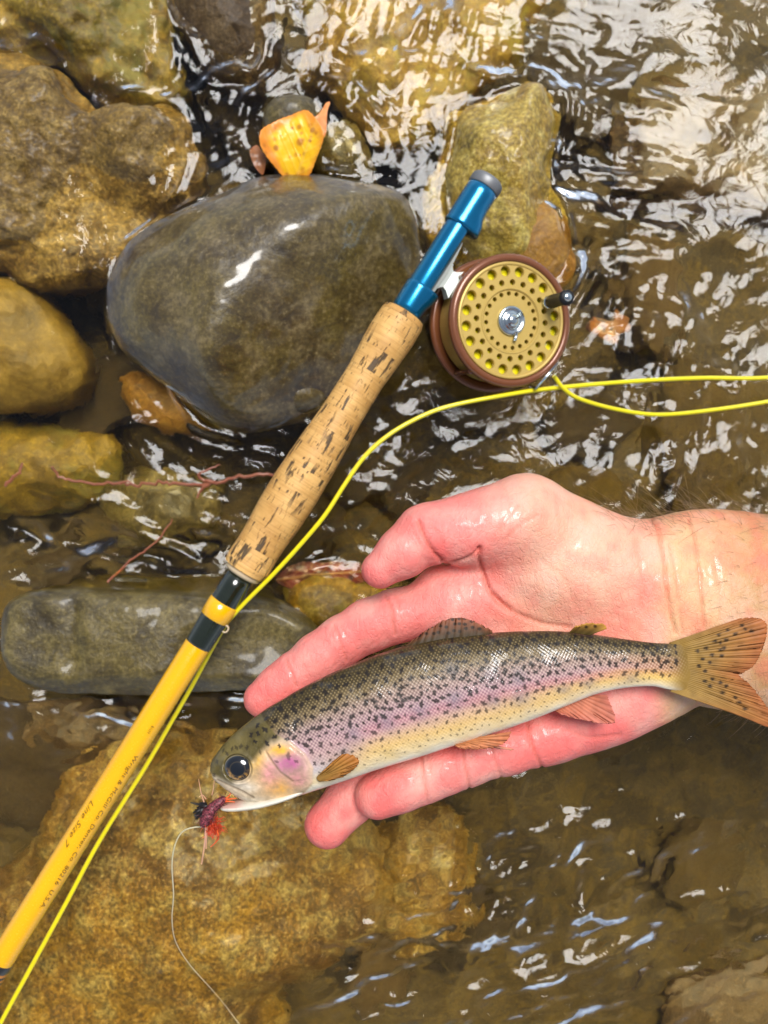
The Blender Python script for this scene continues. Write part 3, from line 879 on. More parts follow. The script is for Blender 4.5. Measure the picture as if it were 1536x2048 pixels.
# ------------------------------------------------------------------ leaves, twig
def leaf(name, outline, z0, material_cols, label, curl=0.004, seed=0, tip=None, veins=None, cat='leaf', spots=22, thick=0.0004, tilt=(0, 0)):
    pw = np.array([P(x, y, z0)[:2] for x, y in outline])
    ring = catmull(pw, 110, True)
    c = ring.mean(0)
    ring = c + (ring - c) * (1 + 0.022 * np.abs(((np.arange(110) / 3.0) % 1) - 0.35) * 2)[:, None]
    t = np.linspace(0, 1, 34)
    XY = c + t[:, None, None] * (ring - c)[None]
    size = np.abs(ring - c).max()
    u = (XY - c) / size
    zz = z0 + curl * (u[..., 0] ** 2 - 0.6 * u[..., 1] ** 2) + 0.0016 * fbm(XY[..., 0] * 90, XY[..., 1] * 90, XY[..., 0] * 0 + seed, 3, 31) + tilt[0] * u[..., 0] + tilt[1] * u[..., 1]
    V = np.concatenate([XY, zz[..., None]], -1).reshape(-1, 3)
    q = quad_grid(34, 110, True)
    base, edge, spot = map(np.array, material_cols)
    nn = fbm(V[:, 0] * 60, V[:, 1] * 60, V[:, 0] * 0 + seed, 4, 32)
    T = np.repeat(t, 110)
    e = sstep(0.70, 1.0, T + 0.35 * nn)[:, None]
    colr = base * (1 - e) + edge * e
    rg = np.random.default_rng(seed + 5)
    for _ in range(spots):
        tt, aa = math.sqrt(rg.uniform(0, .9)), rg.integers(0, 110)
        p = c + tt * (ring[aa] - c)
        rr = rg.uniform(0.04, 0.17) * size
        d = np.hypot(V[:, 0] - p[0], V[:, 1] - p[1])
        w = (1 - sstep(0.4, 1.0, d / rr * (1 + 0.4 * nn)))[:, None] * rg.uniform(.4, .95)
        colr = colr * (1 - w) + spot * w
    if veins:
        a, b = P(*veins[0], z0)[:2], P(*veins[1], z0)[:2]
        ax = (b - a) / np.linalg.norm(b - a)
        al = (V[:, :2] - a) @ ax
        pe = (V[:, :2] - a) @ np.array((-ax[1], ax[0]))
        mid = np.exp(-(pe / 0.0006) ** 2)
        side = np.exp(-((np.mod(al - np.abs(pe) * 0.9, 0.006) - 0.003) / 0.0005) ** 2) * 0.5
        vv = np.clip(mid + side, 0, 1)
        V[:, 2] += 0.0006 * vv
        colr = colr * (1 - 0.25 * vv[:, None]) + np.array((0.75, 0.5, 0.15)) * 0.25 * vv[:, None]
    o = mesh_obj(name, V, q, leaf_mat, origin=(c[0], c[1], z0), colors={'tint': colr})
    md = o.modifiers.new('thickness', 'SOLIDIFY'); md.thickness = thick; md.offset = -1
    return tag(o, label, cat)
lm = NM('leaf_skin')
lm.set(Base_Color=lm.attr('tint'), Roughness=0.45, Coat_Weight=0.2, Coat_Roughness=0.2)
lm.bump(lm.noise(lm.coord('Object'), 500, 4), 0.25, 0.0006)
leaf_mat = lm.m
yl = leaf('yellow_leaf', [(522, 290), (528, 265), (560, 243), (600, 226), (618, 228), (636, 250), (648, 275), (646, 292), (632, 320), (618, 345), (600, 354), (572, 352), (548, 330), (530, 310)],
     0.0195, ((0.92, 0.52, 0.003), (0.80, 0.27, 0.02), (0.42, 0.13, 0.01)), 'bright yellow fallen leaf with brown spots resting above the grey boulder', 0.006, 3, veins=((590, 352), (640, 235)), tilt=(0.0, 0.004))
pw = [(622, 246), (640, 226), (652, 206), (660, 205), (655, 225), (652, 262), (645, 270)]
lt = leaf('leaf_tip', pw, 0.0215, ((0.80, 0.30, 0.09), (0.75, 0.26, 0.08), (0.6, 0.2, 0.05)), 'x', 0.002, 4, spots=2)
for kk in ('label', 'category'): del lt[kk]
lt.parent = yl; lt.matrix_parent_inverse = Matrix.Translation(yl.location).inverted()
leaf('brown_leaf', [(500, 300), (512, 288), (522, 300), (532, 318), (526, 345), (515, 340), (504, 322)], 0.014,
     ((0.26, 0.09, 0.02), (0.32, 0.09, 0.03), (0.12, 0.04, 0.01)), 'small curled russet leaf scrap beside the yellow leaf', 0.004, 6, spots=4)
leaf('red_leaf', [(552, 1160), (580, 1132), (640, 1122), (700, 1124), (745, 1134), (735, 1160), (690, 1172), (640, 1168), (590, 1178)], -0.006,
     ((0.15, 0.016, 0.006), (0.09, 0.012, 0.005), (0.05, 0.01, 0.004)), 'dark red sodden leaf in the water behind the thumb tip', 0.002, 8, veins=((555, 1160), (745, 1140)))
leaf('orange_leaf', [(1180, 655), (1190, 640), (1205, 622), (1228, 628), (1240, 616), (1262, 648), (1248, 660), (1242, 678), (1212, 668)], -0.022,
     ((0.22, 0.075, 0.003), (0.10, 0.025, 0.003), (0.04, 0.012, 0.002)), 'orange leaf under water beside the reel handle', 0.003, 9)

m_twig = NM('red_twig_bark')
m_twig.set(Base_Color=m_twig.mix(m_twig.noise(m_twig.coord('Object'), 400, 4), (0.17, 0.045, 0.02), (0.34, 0.11, 0.05)), Roughness=0.35, Coat_Weight=0.4)
m_twig = m_twig.m
def rpts(pl, n, wob, seed):
    q = catmull(np.array([P(*p) for p in pl]), n)
    rg = np.random.default_rng(seed)
    q[:, :2] += np.cumsum(rg.normal(0, wob, (n, 2)), 0) * 0.0 + rg.normal(0, wob, (n, 2))
    return q
tw = [tube_data(rpts([(560, 950, .004), (520, 949, .005), (470, 955, .005), (430, 966, .005), (395, 970, .004), (340, 967, .004), (250, 968, .0035), (180, 966, .0035), (130, 957, .004), (112, 945, .005), (106, 932, .007)], 60, .0006, 1), np.linspace(.0011, .0008, 60), 8),
      tube_data(rpts([(432, 965, .005), (405, 960, .005), (396, 950, .006), (412, 940, .006), (440, 930, .005)], 20, .0003, 2), np.linspace(.0012, .0004, 20), 8),
      tube_data(rpts([(420, 968, .005), (402, 980, .005), (394, 996, .005)], 14, .0003, 3), np.linspace(.0012, .0005, 14), 8),
      tube_data(rpts([(240, 968, .004), (255, 962, .005), (275, 972, .004)], 14, .0003, 5), np.linspace(.0008, .0004, 14), 8)]
tag(mesh_obj('red_twig', *join_data(tw), m_twig), 'thin forked red twig lying on the rippled water beside the cork grip', 'twig')
tag(mesh_obj('red_twig', *tube_data(rpts([(45, 925, .004), (38, 945, .004), (22, 960, .004), (10, 972, .004)], 18, .0004, 4), np.linspace(.0007, .0012, 18), 8), m_twig),
    'short red twig scrap floating off the end of the long forked twig', 'twig')
tag(mesh_obj('brown_twig', *tube_data(rpts([(345, 1040, .002), (310, 1085, .003), (260, 1122, .004), (215, 1165, .004)], 24, .0003, 7), np.linspace(.0005, .0008, 24), 8), m_twig),
    'hair-thin brown twig slanting to the top edge of the flat slab', 'twig')

# ------------------------------------------------------------------ trout
FZ = 0.178
KF = (H - FZ) / F
trout = empty('trout', P(800, 1410, FZ - 0.0126))
tag(trout, 'spotted rainbow trout with pink stripe lying on its side across the open hand', 'fish')
TINV = Matrix.Translation(trout.location).inverted()
def trout_part(name, V, faces, material, smooth=True, colors=None, parent=None):
    V = np.asarray(V, float) - np.array(trout.location)
    o = mesh_obj(name, V, faces, material, parent or trout, smooth, colors=colors)
    return o

SECT = np.array([  # back x,y   belly x,y   half thickness (photo px)
    (421.0, 1532, 423.0, 1544, 6), (424, 1521, 430, 1557, 15), (433, 1507, 445, 1570, 23), (448, 1488, 464, 1585, 32), (470, 1466, 490, 1599, 40), (500, 1441, 525, 1607, 47),
    (540, 1413, 575, 1597, 53), (590, 1384, 628, 1580, 57), (650, 1353, 688, 1560, 61), (720, 1323, 755, 1537, 63), (800, 1295, 828, 1515, 63),
    (880, 1277, 903, 1491, 61), (960, 1268, 978, 1467, 57), (1040, 1263, 1053, 1442, 51), (1120, 1263, 1128, 1412, 44), (1180, 1268, 1186, 1389, 37),
    (1240, 1277, 1243, 1376, 30), (1300, 1285, 1300, 1372, 21), (1335, 1287, 1333, 1378, 14), (1358, 1287, 1355, 1382, 8.5), (1380, 1288, 1376, 1382, 3.5), (1396, 1294, 1392, 1376, 0.8)], float)
NS, NV, NU = 800, 250, 50
S = catmull(SECT, NS)
phi = np.concatenate([np.linspace(0, math.pi, NV), np.linspace(math.pi, 2 * math.pi, NU + 2)[1:-1]])
ck, sk = np.cos(phi), np.sin(phi)
cx, cy = (S[:, 0] + S[:, 2]) / 2, (S[:, 1] + S[:, 3]) / 2
hx, hy = (S[:, 2] - S[:, 0]) / 2, (S[:, 3] - S[:, 1]) / 2
GX = cx[:, None] - hx[:, None] * ck
GY = cy[:, None] - hy[:, None] * ck
GZ = S[:, 4][:, None] * np.sign(sk) * np.abs(sk) ** 0.82
Q = np.repeat(((1 - ck) / 2)[None], NS, 0)
vis = np.repeat((sk > 0)[None], NS, 0)
axu = np.array((0.973, -0.230)); axn = np.array((0.230, 0.973))
UU = (GX - 421) * axu[0] + (GY - 1540) * axu[1]
WW = (GX - 421) * axn[0] + (GY - 1540) * axn[1]

gill = [(556, 1456), (588, 1470), (616, 1492), (631, 1521), (629, 1553), (609, 1581), (575, 1600)]
head_poly = gill + [(575, 1660), (370, 1660), (370, 1420), (500, 1400)]
sd_head = signed(GX, GY, head_poly)                       # negative on the head
oper = [(540, 1490), (556, 1478), (585, 1480), (610, 1500), (622, 1525), (615, 1545), (590, 1548), (566, 1530)]
sd_op = signed(GX, GY, oper)
skull = [(400, 1570), (432, 1548), (470, 1558), (520, 1500), (548, 1470), (596, 1462), (640, 1380), (560, 1370), (400, 1480)]
sd_skull = signed(GX, GY, skull)
n_lo = fbm(GX / 30, GY / 30, GX * 0 + 2, 4, 41)
n_hi = fbm(GX / 7, GY / 7, GX * 0 + 5, 3, 42)

scale_on = sstep(0, 14, sd_head + 6 * n_lo) * sstep(0.96, 0.80, Q) * sstep(1385, 1325, GX + 14 * n_lo)
a1, b1 = 2 * np.pi * (UU + 0.9 * WW) / 7.6, 2 * np.pi * (UU - 0.9 * WW) / 7.6
lat = 0.5 + 0.25 * (np.cos(a1) + np.cos(b1))               # 0..1 diamond scales
# relief
dz = 0.65 * scale_on * (lat - 0.5)
dz += 3.6 * (1 - sstep(-5, 3.5, sd_head)) * sstep(0.25, 0.45, Q)
dz += 1.6 * (1 - sstep(-3, 2, sd_op))
pre = seg_dist(GX, GY, [(538, 1490), (550, 1508), (566, 1528), (590, 1548)])
pre2 = seg_dist(GX, GY, [(520, 1505), (545, 1530), (556, 1560), (545, 1585)])
dz -= 2.0 * np.exp(-(pre / 3) ** 2) + 0.9 * np.exp(-(pre2 / 3) ** 2)
mx = seg_dist(GX, GY, [(434, 1556), (455, 1566), (480, 1576), (505, 1588)])
dz += 2.6 * np.exp(-(mx / 7.5) ** 4)
mxe = seg_dist(GX, GY, [(440, 1553), (462, 1560), (490, 1571), (512, 1584)])
dz -= 1.8 * np.exp(-(mxe / 2.2) ** 2)
eye_c = (482, 1526)
de = np.hypot((GX - eye_c[0]) / 30.0, (GY - eye_c[1]) / 28.0)
dz += 2.0 * np.exp(-((de - 1.08) / 0.10) ** 2) - 6 * (1 - sstep(0.85, 1.02, de))
latline = seg_dist(GX, GY, [(625, 1478), (700, 1455), (800, 1425), (900, 1398), (1000, 1376), (1100, 1356), (1200, 1343), (1350, 1334)])
dz -= 0.5 * np.exp(-(latline / 1.8) ** 2)
dz += 1.3 * n_lo * sstep(0.05, 0.2, Q) + 0.35 * n_hi * (sd_head < 0)
GZ = GZ + np.where(vis, dz * np.clip(np.abs(sk) * 1.6, 0, 1), 0)

def C(*v): return np.array(v, float)
def lay(col, w, c): return col * (1 - w[..., None]) + c * w[..., None]
rear = sstep(700, 1150, GX)
q2 = Q + 0.035 * n_lo
col = np.zeros(GX.shape + (3,)) + C(0.060, 0.042, 0.013)
col = lay(col, sstep(0.10, 0.24, q2), C(0.22, 0.155, 0.070))
col = lay(col, sstep(0.22, 0.36, q2), C(0.42, 0.28, 0.22))
col = lay(col, sstep(0.36, 0.50, q2), C(0.54, 0.345, 0.32))
col = lay(col, sstep(0.52, 0.66, q2) * (0.35 + 0.65 * rear), C(0.68, 0.42, 0.14))
col = lay(col, sstep(0.60, 0.74, q2) * sstep(620, 760, GX), C(0.78, 0.52, 0.15))
col = lay(col, sstep(0.55, 0.85, q2) * sstep(760, 640, GX), C(0.52, 0.50, 0.50))
col = lay(col, sstep(0.76, 0.90, q2), C(0.80, 0.62, 0.34))
col = lay(col, sstep(0.88, 0.97, q2), C(0.80, 0.72, 0.56))
col = lay(col, 0.55 * rear * sstep(1150, 1330, GX) * sstep(0.2, .4, q2) * sstep(.8, .6, q2), C(0.60, 0.26, 0.07))
tw = sstep(1318, 1374, GX + 10 * n_lo)
col = lay(col, tw, C(0.27, 0.16, 0.036))
# pink band along the lateral line
col = lay(col, 0.55 * np.exp(-(latline / (12 + 6 * n_lo)) ** 2) * sstep(640, 760, GX) * sstep(1330, 1150, GX), C(0.56, 0.15, 0.22))
col = lay(col, 0.35 * np.exp(-((latline - 18) / 26) ** 2) * sstep(1300, 900, GX), C(0.50, 0.28, 0.40))
# scales: dark rims, bright centres
rim = 1 - sstep(0.25, 0.62, lat)
bright = sstep(0.55, 0.9, lat)
upper = sstep(0.80, 0.45, q2)
col = lay(col, scale_on * rim * (0.20 + 0.50 * upper) * 0.75, C(0.06, 0.045, 0.03))
sb = sstep(0.18, 0.36, q2)[..., None]
col = lay(col, scale_on * bright * (0.18 + 0.42 * upper * sstep(0.02, 0.14, q2)), C(0.42, 0.31, 0.15) * (1 - sb) + C(0.70, 0.55, 0.40) * sb)
# parr smudges
for (px, py, rx, ry) in ((1035, 1388, 20, 17), (980, 1392, 16, 14), (905, 1388, 16, 17), (975, 1340, 18, 16), (1030, 1345, 14, 18), (1120, 1372, 16, 10), (1170, 1362, 16, 9), (1255, 1352, 20, 9), (840, 1410, 17, 15), (775, 1430, 15, 16), (710, 1455, 15, 14), (900, 1330, 14, 12), (690, 1490, 12, 12)):
    w = np.exp(-((GX - px) / rx) ** 2 - ((GY - py) / ry) ** 2) * (0.72 + 0.3 * n_hi)
    col = lay(col, np.clip(0.62 * w, 0, 1), C(0.16, 0.16, 0.20))
# spots
rg = np.random.default_rng(5)
spots = []
def scatter(n, L0, L1, q0, q1, r0, r1, dark, mind):
    k = t = 0
    while k < n and t < n * 60:
        t += 1
        i, q = rg.uniform(L0, L1), rg.uniform(q0, q1)
        j = np.argmin(np.abs(S[:, 0] * (1 - q) + S[:, 2] * q - i))
        x, y = S[j, 0] * (1 - q) + S[j, 2] * q, S[j, 1] * (1 - q) + S[j, 3] * q
        if signed(np.array([x]), np.array([y]), head_poly)[0] < 6: continue
        if any((x - a) ** 2 + (y - b) ** 2 < mind ** 2 for a, b, *_ in spots): continue
        spots.append((x, y, rg.uniform(r0, r1), dark)); k += 1
scatter(150, 545, 1350, 0.02, 0.27, 3.2, 6.8, 0.93, 13)
scatter(190, 580, 1350, 0.24, 0.50, 3.4, 7.6, 0.90, 12.5)
scatter(120, 620, 1345, 0.48, 0.72, 3.0, 6.6, 0.78, 15)
scatter(110, 640, 1300, 0.66, 0.88, 1.6, 3.4, 0.6, 11)
hs = [(535, 1450, 6.5), (555, 1462, 5.5), (572, 1450, 5), (540, 1475, 5.5), (519, 1444, 5), (507, 1462, 5), (516, 1473, 4.5), (500, 1485, 5), (487, 1484, 5), (478, 1487, 4.5),
      (469, 1490, 4), (459, 1500, 4.5), (450, 1496, 4), (537, 1430, 5), (556, 1432, 5.5), (575, 1425, 5), (521, 1458, 5), (549, 1444, 4), (565, 1478, 4), (580, 1465, 5), (432, 1544, 4.5), (438, 1518, 4), (595, 1445, 6), (527, 1492, 4), (583, 1497, 7), (598, 1507, 4.5), (600, 1430, 6), (590, 1410, 6), (560, 1412, 5), (560, 1508, 4)]
for x, y, r in hs: spots.append((x, y, r, 0.92 if y < 1482 else 0.6))
FX, FY = GX.ravel(), GY.ravel()
col = col * (0.85 + 0.15 * sstep(0.3, 0.75, q2))[..., None]
flat = col.reshape(-1, 3)
# head colours first
hm = (sd_head < 2).ravel()
hc = np.zeros((hm.sum(), 3)) + C(0.58, 0.44, 0.28)
hxx, hyy = FX[hm], FY[hm]
nl, nh = n_lo.ravel()[hm], n_hi.ravel()[hm]
def hb(cx_, cy_, rx, ry, c, s):
    global hc
    w = np.clip(s * np.exp(-((hxx - cx_) / rx) ** 2 - ((hyy - cy_) / ry) ** 2) * (1 + 0.5 * nl + 0.3 * nh), 0, 1)[:, None]
    hc = hc * (1 - w) + c * w
hb(560, 1560, 40, 26, C(0.70, 0.36, 0.06), 0.95)
hb(520, 1512, 20, 28, C(0.66, 0.40, 0.08), 0.9)
hb(545, 1535, 20, 26, C(0.66, 0.30, 0.26), 0.95)
hb(585, 1512, 28, 24, C(0.50, 0.14, 0.28), 1.1)
hb(600, 1545, 18, 18, C(0.66, 0.26, 0.28), 0.95)
hb(565, 1486, 22, 10, C(0.72, 0.38, 0.05), 1.0)
hb(500, 1562, 30, 12, C(0.66, 0.58, 0.46), 0.7)
hb(520, 1600, 70, 14, C(0.76, 0.70, 0.56), 0.9)
hb(455, 1552, 26, 12, C(0.52, 0.46, 0.36), 0.8)
w = (1 - sstep(-10, 8, sd_skull.ravel()[hm] + 5 * nl))[:, None]
hc = hc * (1 - w) + (C(0.12, 0.092, 0.030) * (1 + 0.3 * nl[:, None])) * w
w = (0.75 * np.exp(-(mxe.ravel()[hm] / 3.0) ** 2))[:, None]
hc = hc * (1 - w) + C(0.18, 0.13, 0.08) * w
w = (0.6 * np.exp(-(pre.ravel()[hm] / 2.4) ** 2))[:, None]
hc = hc * (1 - w) + C(0.30, 0.19, 0.10) * w
hc = hc * (1 + 0.30 * nl + 0.22 * nh)[:, None]
blend = (1 - sstep(-3, 2, sd_head.ravel()[hm]))[:, None]
flat[hm] = flat[hm] * (1 - blend) + hc * blend
for x, y, r, d in spots:
    sel = np.nonzero((np.abs(FX - x) < 2 * r) & (np.abs(FY - y) < 2 * r))[0]
    dx, dy = FX[sel] - x, FY[sel] - y
    ang = np.arctan2(dy, dx)
    rr = np.hypot(dx, dy) / (r * (1 + 0.28 * np.sin(2 * ang + x) + 0.2 * np.sin(4 * ang + y) + 0.12 * np.sin(5 * ang + 3 * x)))
    w = (d * (1 - sstep(0.55, 1.05, rr)))[:, None]
    flat[sel] = flat[sel] * (1 - w) + C(0.018, 0.014, 0.012) * w
VW = np.stack([(FX - 768) * KF, (1024 - FY) * KF, FZ + GZ.ravel() * KF], 1)
faces = quad_grid(NS, NV + NU, True)
capv = len(VW)
# lower jaw joined to the same skin
JS = np.array([(640, 1560, 640, 1566, 8), (600, 1570, 600, 1586, 34), (560, 1582, 560, 1600, 42), (520, 1592, 520, 1611, 40), (490, 1598, 488, 1617, 33), (465, 1603, 464, 1620, 25), (448, 1608, 447, 1620, 15), (441, 1611, 441, 1617, 5)], float)
J = catmull(JS, 60)
pj = np.linspace(0, 2 * np.pi, 40, endpoint=False)
jx = (J[:, 0] + J[:, 2])[:, None] / 2 + (J[:, 0] - J[:, 2])[:, None] / 2 * np.cos(pj)
jy = (J[:, 1] + J[:, 3])[:, None] / 2 - (J[:, 3] - J[:, 1])[:, None] / 2 * np.cos(pj)
jz = J[:, 4][:, None] * np.sign(np.sin(pj)) * np.abs(np.sin(pj)) ** 0.8
VJ = np.stack([(jx.ravel() - 768) * KF, (1024 - jy.ravel()) * KF, FZ + jz.ravel() * KF], 1)
cj = np.zeros((len(VJ), 3)) + C(0.74, 0.68, 0.56)
mw = np.clip((np.cos(pj)[None] > 0.3) * sstep(500, 470, jx), 0, 1).ravel()[:, None]
cj = cj * (1 - mw * 0.8) + C(0.60, 0.30, 0.24) * mw * 0.8
faces = np.vstack([faces, quad_grid(60, 40, True) + capv])
VW = np.vstack([VW, VJ]); cols = np.vstack([flat, cj])
fm = NM('trout_skin')
fc = fm.attr('tint')
fn = fm.noise(fm.coord('Object'), 900, 3)
fl = fm.noise(fm.coord('Object'), 90, 4, 0.6, 0.5)
fm.set(Base_Color=fc, Roughness=fm.ramp(fl, [(0.35, 0.38), (0.7, 0.58)]), Metallic=0.0, Coat_Weight=fm.ramp(fl, [(0.50, 0.05), (0.60, 0.9)]), Coat_Roughness=0.10, Specular_IOR_Level=0.18)
fm.bump(fl, 0.5, 0.0022, fm.bump(fn, 0.10, 0.0003))
m_fish = fm.m
trout_part('body', VW, faces, m_fish, colors={'tint': cols})

# fins
fin_m = NM('fin_skin')
fin_m.set(Base_Color=fin_m.attr('tint'), Roughness=0.55, Coat_Weight=0.0, Specular_IOR_Level=0.25)
m_fin = fin_m.m
def fin(name, base, outer, zb, zo, c_in, c_out, rays, spots=(), spot_r=5.0, edge=None, bow=0.0, parent=None, rayamp=1.0):
    nb, nt = rays * 8 + 1, 40
    b = catmull(np.array(base, float), nb); o = catmull(np.array(outer, float), nb)
    o = o + np.random.default_rng(nb).normal(0, 0.8, o.shape)
    t = np.linspace(0, 1, nt)[:, None, None]
    xy = b[None] * (1 - t) + o[None] * t
    u = np.linspace(0, 1, nb)[None, :]
    tt = t[..., 0]
    ridge = np.cos(2 * np.pi * u * rays)
    z = zb * (1 - tt) + zo * tt + bow * np.sin(np.pi * tt) + rayamp * 0.00010 * ridge * (1 - 0.4 * tt) + 0.0006 * fbm(xy[..., 0] / 30, xy[..., 1] / 30, xy[..., 0] * 0, 2, 51)
    k = (H - z) / F
    V = np.stack([(xy[..., 0] - 768) * k, (1024 - xy[..., 1]) * k, z], -1).reshape(-1, 3)
    tm = tt[..., None] ** 1.8
    c = np.array(c_in) * (1 - tm) + np.array(c_out) * tm
    c = np.repeat(c, nb, 1) if c.shape[1] == 1 else c
    c = c * (1 + 0.11 * ridge[..., None]) * (1 + 0.25 * fbm(xy[..., 0] / 14, xy[..., 1] / 14, xy[..., 0] * 0 + 3, 3, 52))[..., None]
    for (sx, sy) in spots:
        d = np.hypot((xy[..., 0] - sx), (xy[..., 1] - sy) * 1.15) / spot_r
        w = (0.9 * (1 - sstep(0.6, 1.1, d)))[..., None]
        c = c * (1 - w) + np.array((0.02, 0.012, 0.006)) * w
    if edge is not None:
        w = (edge[1] * sstep(edge[0], 1, 1 - u))[..., None] + 0 * c[..., :1]
        c = c * (1 - w) + np.array(edge[2]) * w
    ob = trout_part(name, V, quad_grid(nt, nb)[:, ::-1], m_fin, colors={'tint': c.reshape(-1, 3)}, parent=parent)
    md = ob.modifiers.new('thickness', 'SOLIDIFY'); md.thickness = 0.0005; md.offset = 0
    return ob
rg = np.random.default_rng(8)
tail_sp = [(1395, 1302), (1412, 1296), (1424, 1310), (1440, 1300), (1405, 1318), (1420, 1325), (1398, 1332), (1440, 1285), (1452, 1280), (1470, 1268), (1455, 1260), (1490, 1258), (1437, 1270), (1483, 1251), (1503, 1262), (1448, 1296), (1430, 1282), (1410, 1342), (1443, 1312),
           (1425, 1358), (1440, 1365), (1452, 1372), (1420, 1372), (1470, 1395), (1478, 1405), (1490, 1417), (1445, 1385), (1410, 1362)]
fin('tail_fin', [(1338, 1286), (1352, 1300), (1360, 1320), (1364, 1336), (1362, 1352), (1354, 1370), (1340, 1383)],
    [(1480, 1238), (1512, 1236), (1531, 1246), (1532, 1272), (1522, 1305), (1505, 1333), (1482, 1347), (1478, 1352), (1500, 1370), (1522, 1398), (1542, 1428), (1556, 1452), (1535, 1452), (1490, 1434)],
    FZ + 0.0003, FZ + 0.0008, (0.27, 0.16, 0.035), (0.36, 0.115, 0.035), 38, tail_sp, 5.0, bow=0.001, rayamp=0.6)
dsp = [(x, y) for x in range(815, 975, 13) for y in (1262, 1250, 1274)]
dsp = [(x + rg.uniform(-4, 4), y - (x - 815) * 0.12 + rg.uniform(-4, 4)) for x, y in dsp]
fin('dorsal_fin', [(795, 1300), (840, 1288), (890, 1280), (940, 1274), (985, 1270)], [(815, 1290), (860, 1257), (905, 1236), (945, 1242), (985, 1262)],
    FZ + 0.002, FZ - 0.0005, (0.045, 0.028, 0.010), (0.26, 0.085, 0.04), 13, dsp, 4.6)
fin('adipose_fin', [(1138, 1266), (1150, 1266), (1165, 1268), (1180, 1270)], [(1150, 1254), (1175, 1247), (1208, 1249), (1213, 1256)], FZ + .003, FZ + .006, (0.09, 0.06, 0.015), (0.50, 0.24, 0.04), 3, [(1172, 1253), (1190, 1252)], 4)
fin('anal_fin', [(1108, 1420), (1130, 1410), (1155, 1400), (1180, 1391)], [(1122, 1428), (1165, 1440), (1228, 1444), (1214, 1390)], FZ - .001, FZ + .002, (0.46, 0.15, 0.08), (0.52, 0.15, 0.10), 11)
pv = fin('pelvic_fin', [(908, 1490), (930, 1482), (950, 1476)], [(922, 1497), (975, 1496), (1010, 1484), (1022, 1464)], FZ + .004, FZ + .007, (0.50, 0.20, 0.08), (0.52, 0.16, 0.07), 8, bow=.002)
fin('pelvic_fin', [(935, 1490), (955, 1484)], [(975, 1492), (1028, 1500)], FZ - .002, FZ - .002, (0.5, 0.2, 0.12), (0.55, 0.22, 0.14), 4)
pc = fin('pectoral_fin', [(636, 1552), (634, 1558), (640, 1563)], [(656, 1535), (676, 1517), (694, 1508), (718, 1521), (703, 1541), (682, 1553), (660, 1561)], FZ + .0098, FZ + .0128, (0.26, 0.14, 0.03), (0.38, 0.13, 0.02), 12, bow=.002, rayamp=.4)

# eye
ez = FZ + 34 * KF
et = np.linspace(0, 1, 26)
er = np.sin(et * math.pi / 2) * 27.5
eh = np.cos(et * math.pi / 2) * 13
an = np.linspace(0, 2 * np.pi, 64, endpoint=False)
EX = eye_c[0] + er[:, None] * np.cos(an) * 1.03
EY = eye_c[1] + er[:, None] * np.sin(an) * 0.95
EZ = ez + (eh[:, None] + 0 * an) * KF + (EX - eye_c[0]) * 0.10 * KF
V = np.stack([(EX - 768) * KF, (1024 - EY) * KF, EZ], -1).reshape(-1, 3)
rn = np.repeat(np.sin(et * math.pi / 2), 64)
aa = np.tile(an, 26)
ce = np.zeros((len(V), 3)) + C(0.006, 0.008, 0.012)
irn = fbm(np.cos(aa) * 4, np.sin(aa) * 4, rn * 5, 3, 61)
ww = (sstep(0.50, 0.62, rn) * sstep(0.90, 0.80, rn) * np.clip(0.15 + 0.8 * np.sin(aa), 0, 1) * (0.6 + 1.4 * irn))
ce = ce * (1 - np.clip(ww, 0, 1)[:, None]) + C(0.50, 0.26, 0.05) * np.clip(ww, 0, 1)[:, None]
ring = (np.exp(-((rn - 0.53) / 0.03) ** 2))[:, None] * 0.08
ce = ce * (1 - ring)
rw = (sstep(0.90, 0.96, rn) * 0.5)[:, None]
ce = ce * (1 - rw) + C(0.42, 0.34, 0.18) * rw + C(0.55, 0.38, 0.12) * ring
me_ = NM('fish_eye')
me_.set(Base_Color=me_.attr('tint'), Roughness=0.12, Coat_Weight=1.0, Coat_Roughness=0.02)
trout_part('eye', V, quad_grid(26, 64, True), me_.m, colors={'tint': ce})

# ------------------------------------------------------------------ fly in the jaw, tippet
fly = empty('fishing_fly', P(425, 1625, FZ))
tag(fly, 'dark red tied fishing fly with pale rubber legs hooked in the trout lip', 'fishing fly')
def fly_part(name, data, material, smooth=True):
    V, Fc = data
    return mesh_obj(name, np.asarray(V) - np.array(fly.location), Fc, material, fly, smooth)
m_maroon = NM('maroon_dubbing')
m_maroon.set(Base_Color=m_maroon.mix(m_maroon.ramp(m_maroon.noise(m_maroon.coord('Object'), 1500, 2), [(.45, 0.), (.6, 1.)]), (0.06, 0.008, 0.012), (0.34, 0.07, 0.09)), Roughness=0.5)
m_maroon = m_maroon.m
m_red = simple('red_fibre', (0.62, 0.06, 0.015), 0.35, Subsurface_Weight=0.0)
m_blackf = simple('black_hackle', (0.012, 0.009, 0.009), 0.4)
m_pink = simple('pale_rubber_leg', (0.62, 0.33, 0.22), 0.4)
m_orangef = simple('orange_fibre', (0.80, 0.13, 0.03), 0.4)
def pp(l): return np.array([P(x, y, FZ + z * .001) for x, y, z in l])
bp = catmull(pp([(452, 1597, 2), (438, 1605, 2), (424, 1618, 2), (413, 1636, 2), (405, 1652, 1)]), 26)
rad = np.interp(np.linspace(0, 1, 26), [0, .15, .5, .85, 1], [4, 8, 11, 11, 5]) * KF
V, Fc = tube_data(bp, rad, 14)
V = V + (np.random.default_rng(3).normal(0, 1, V.shape)) * 0.00022
fly_part('dubbed_body', (V, Fc), m_maroon)
rg = np.random.default_rng(4)
fib = []
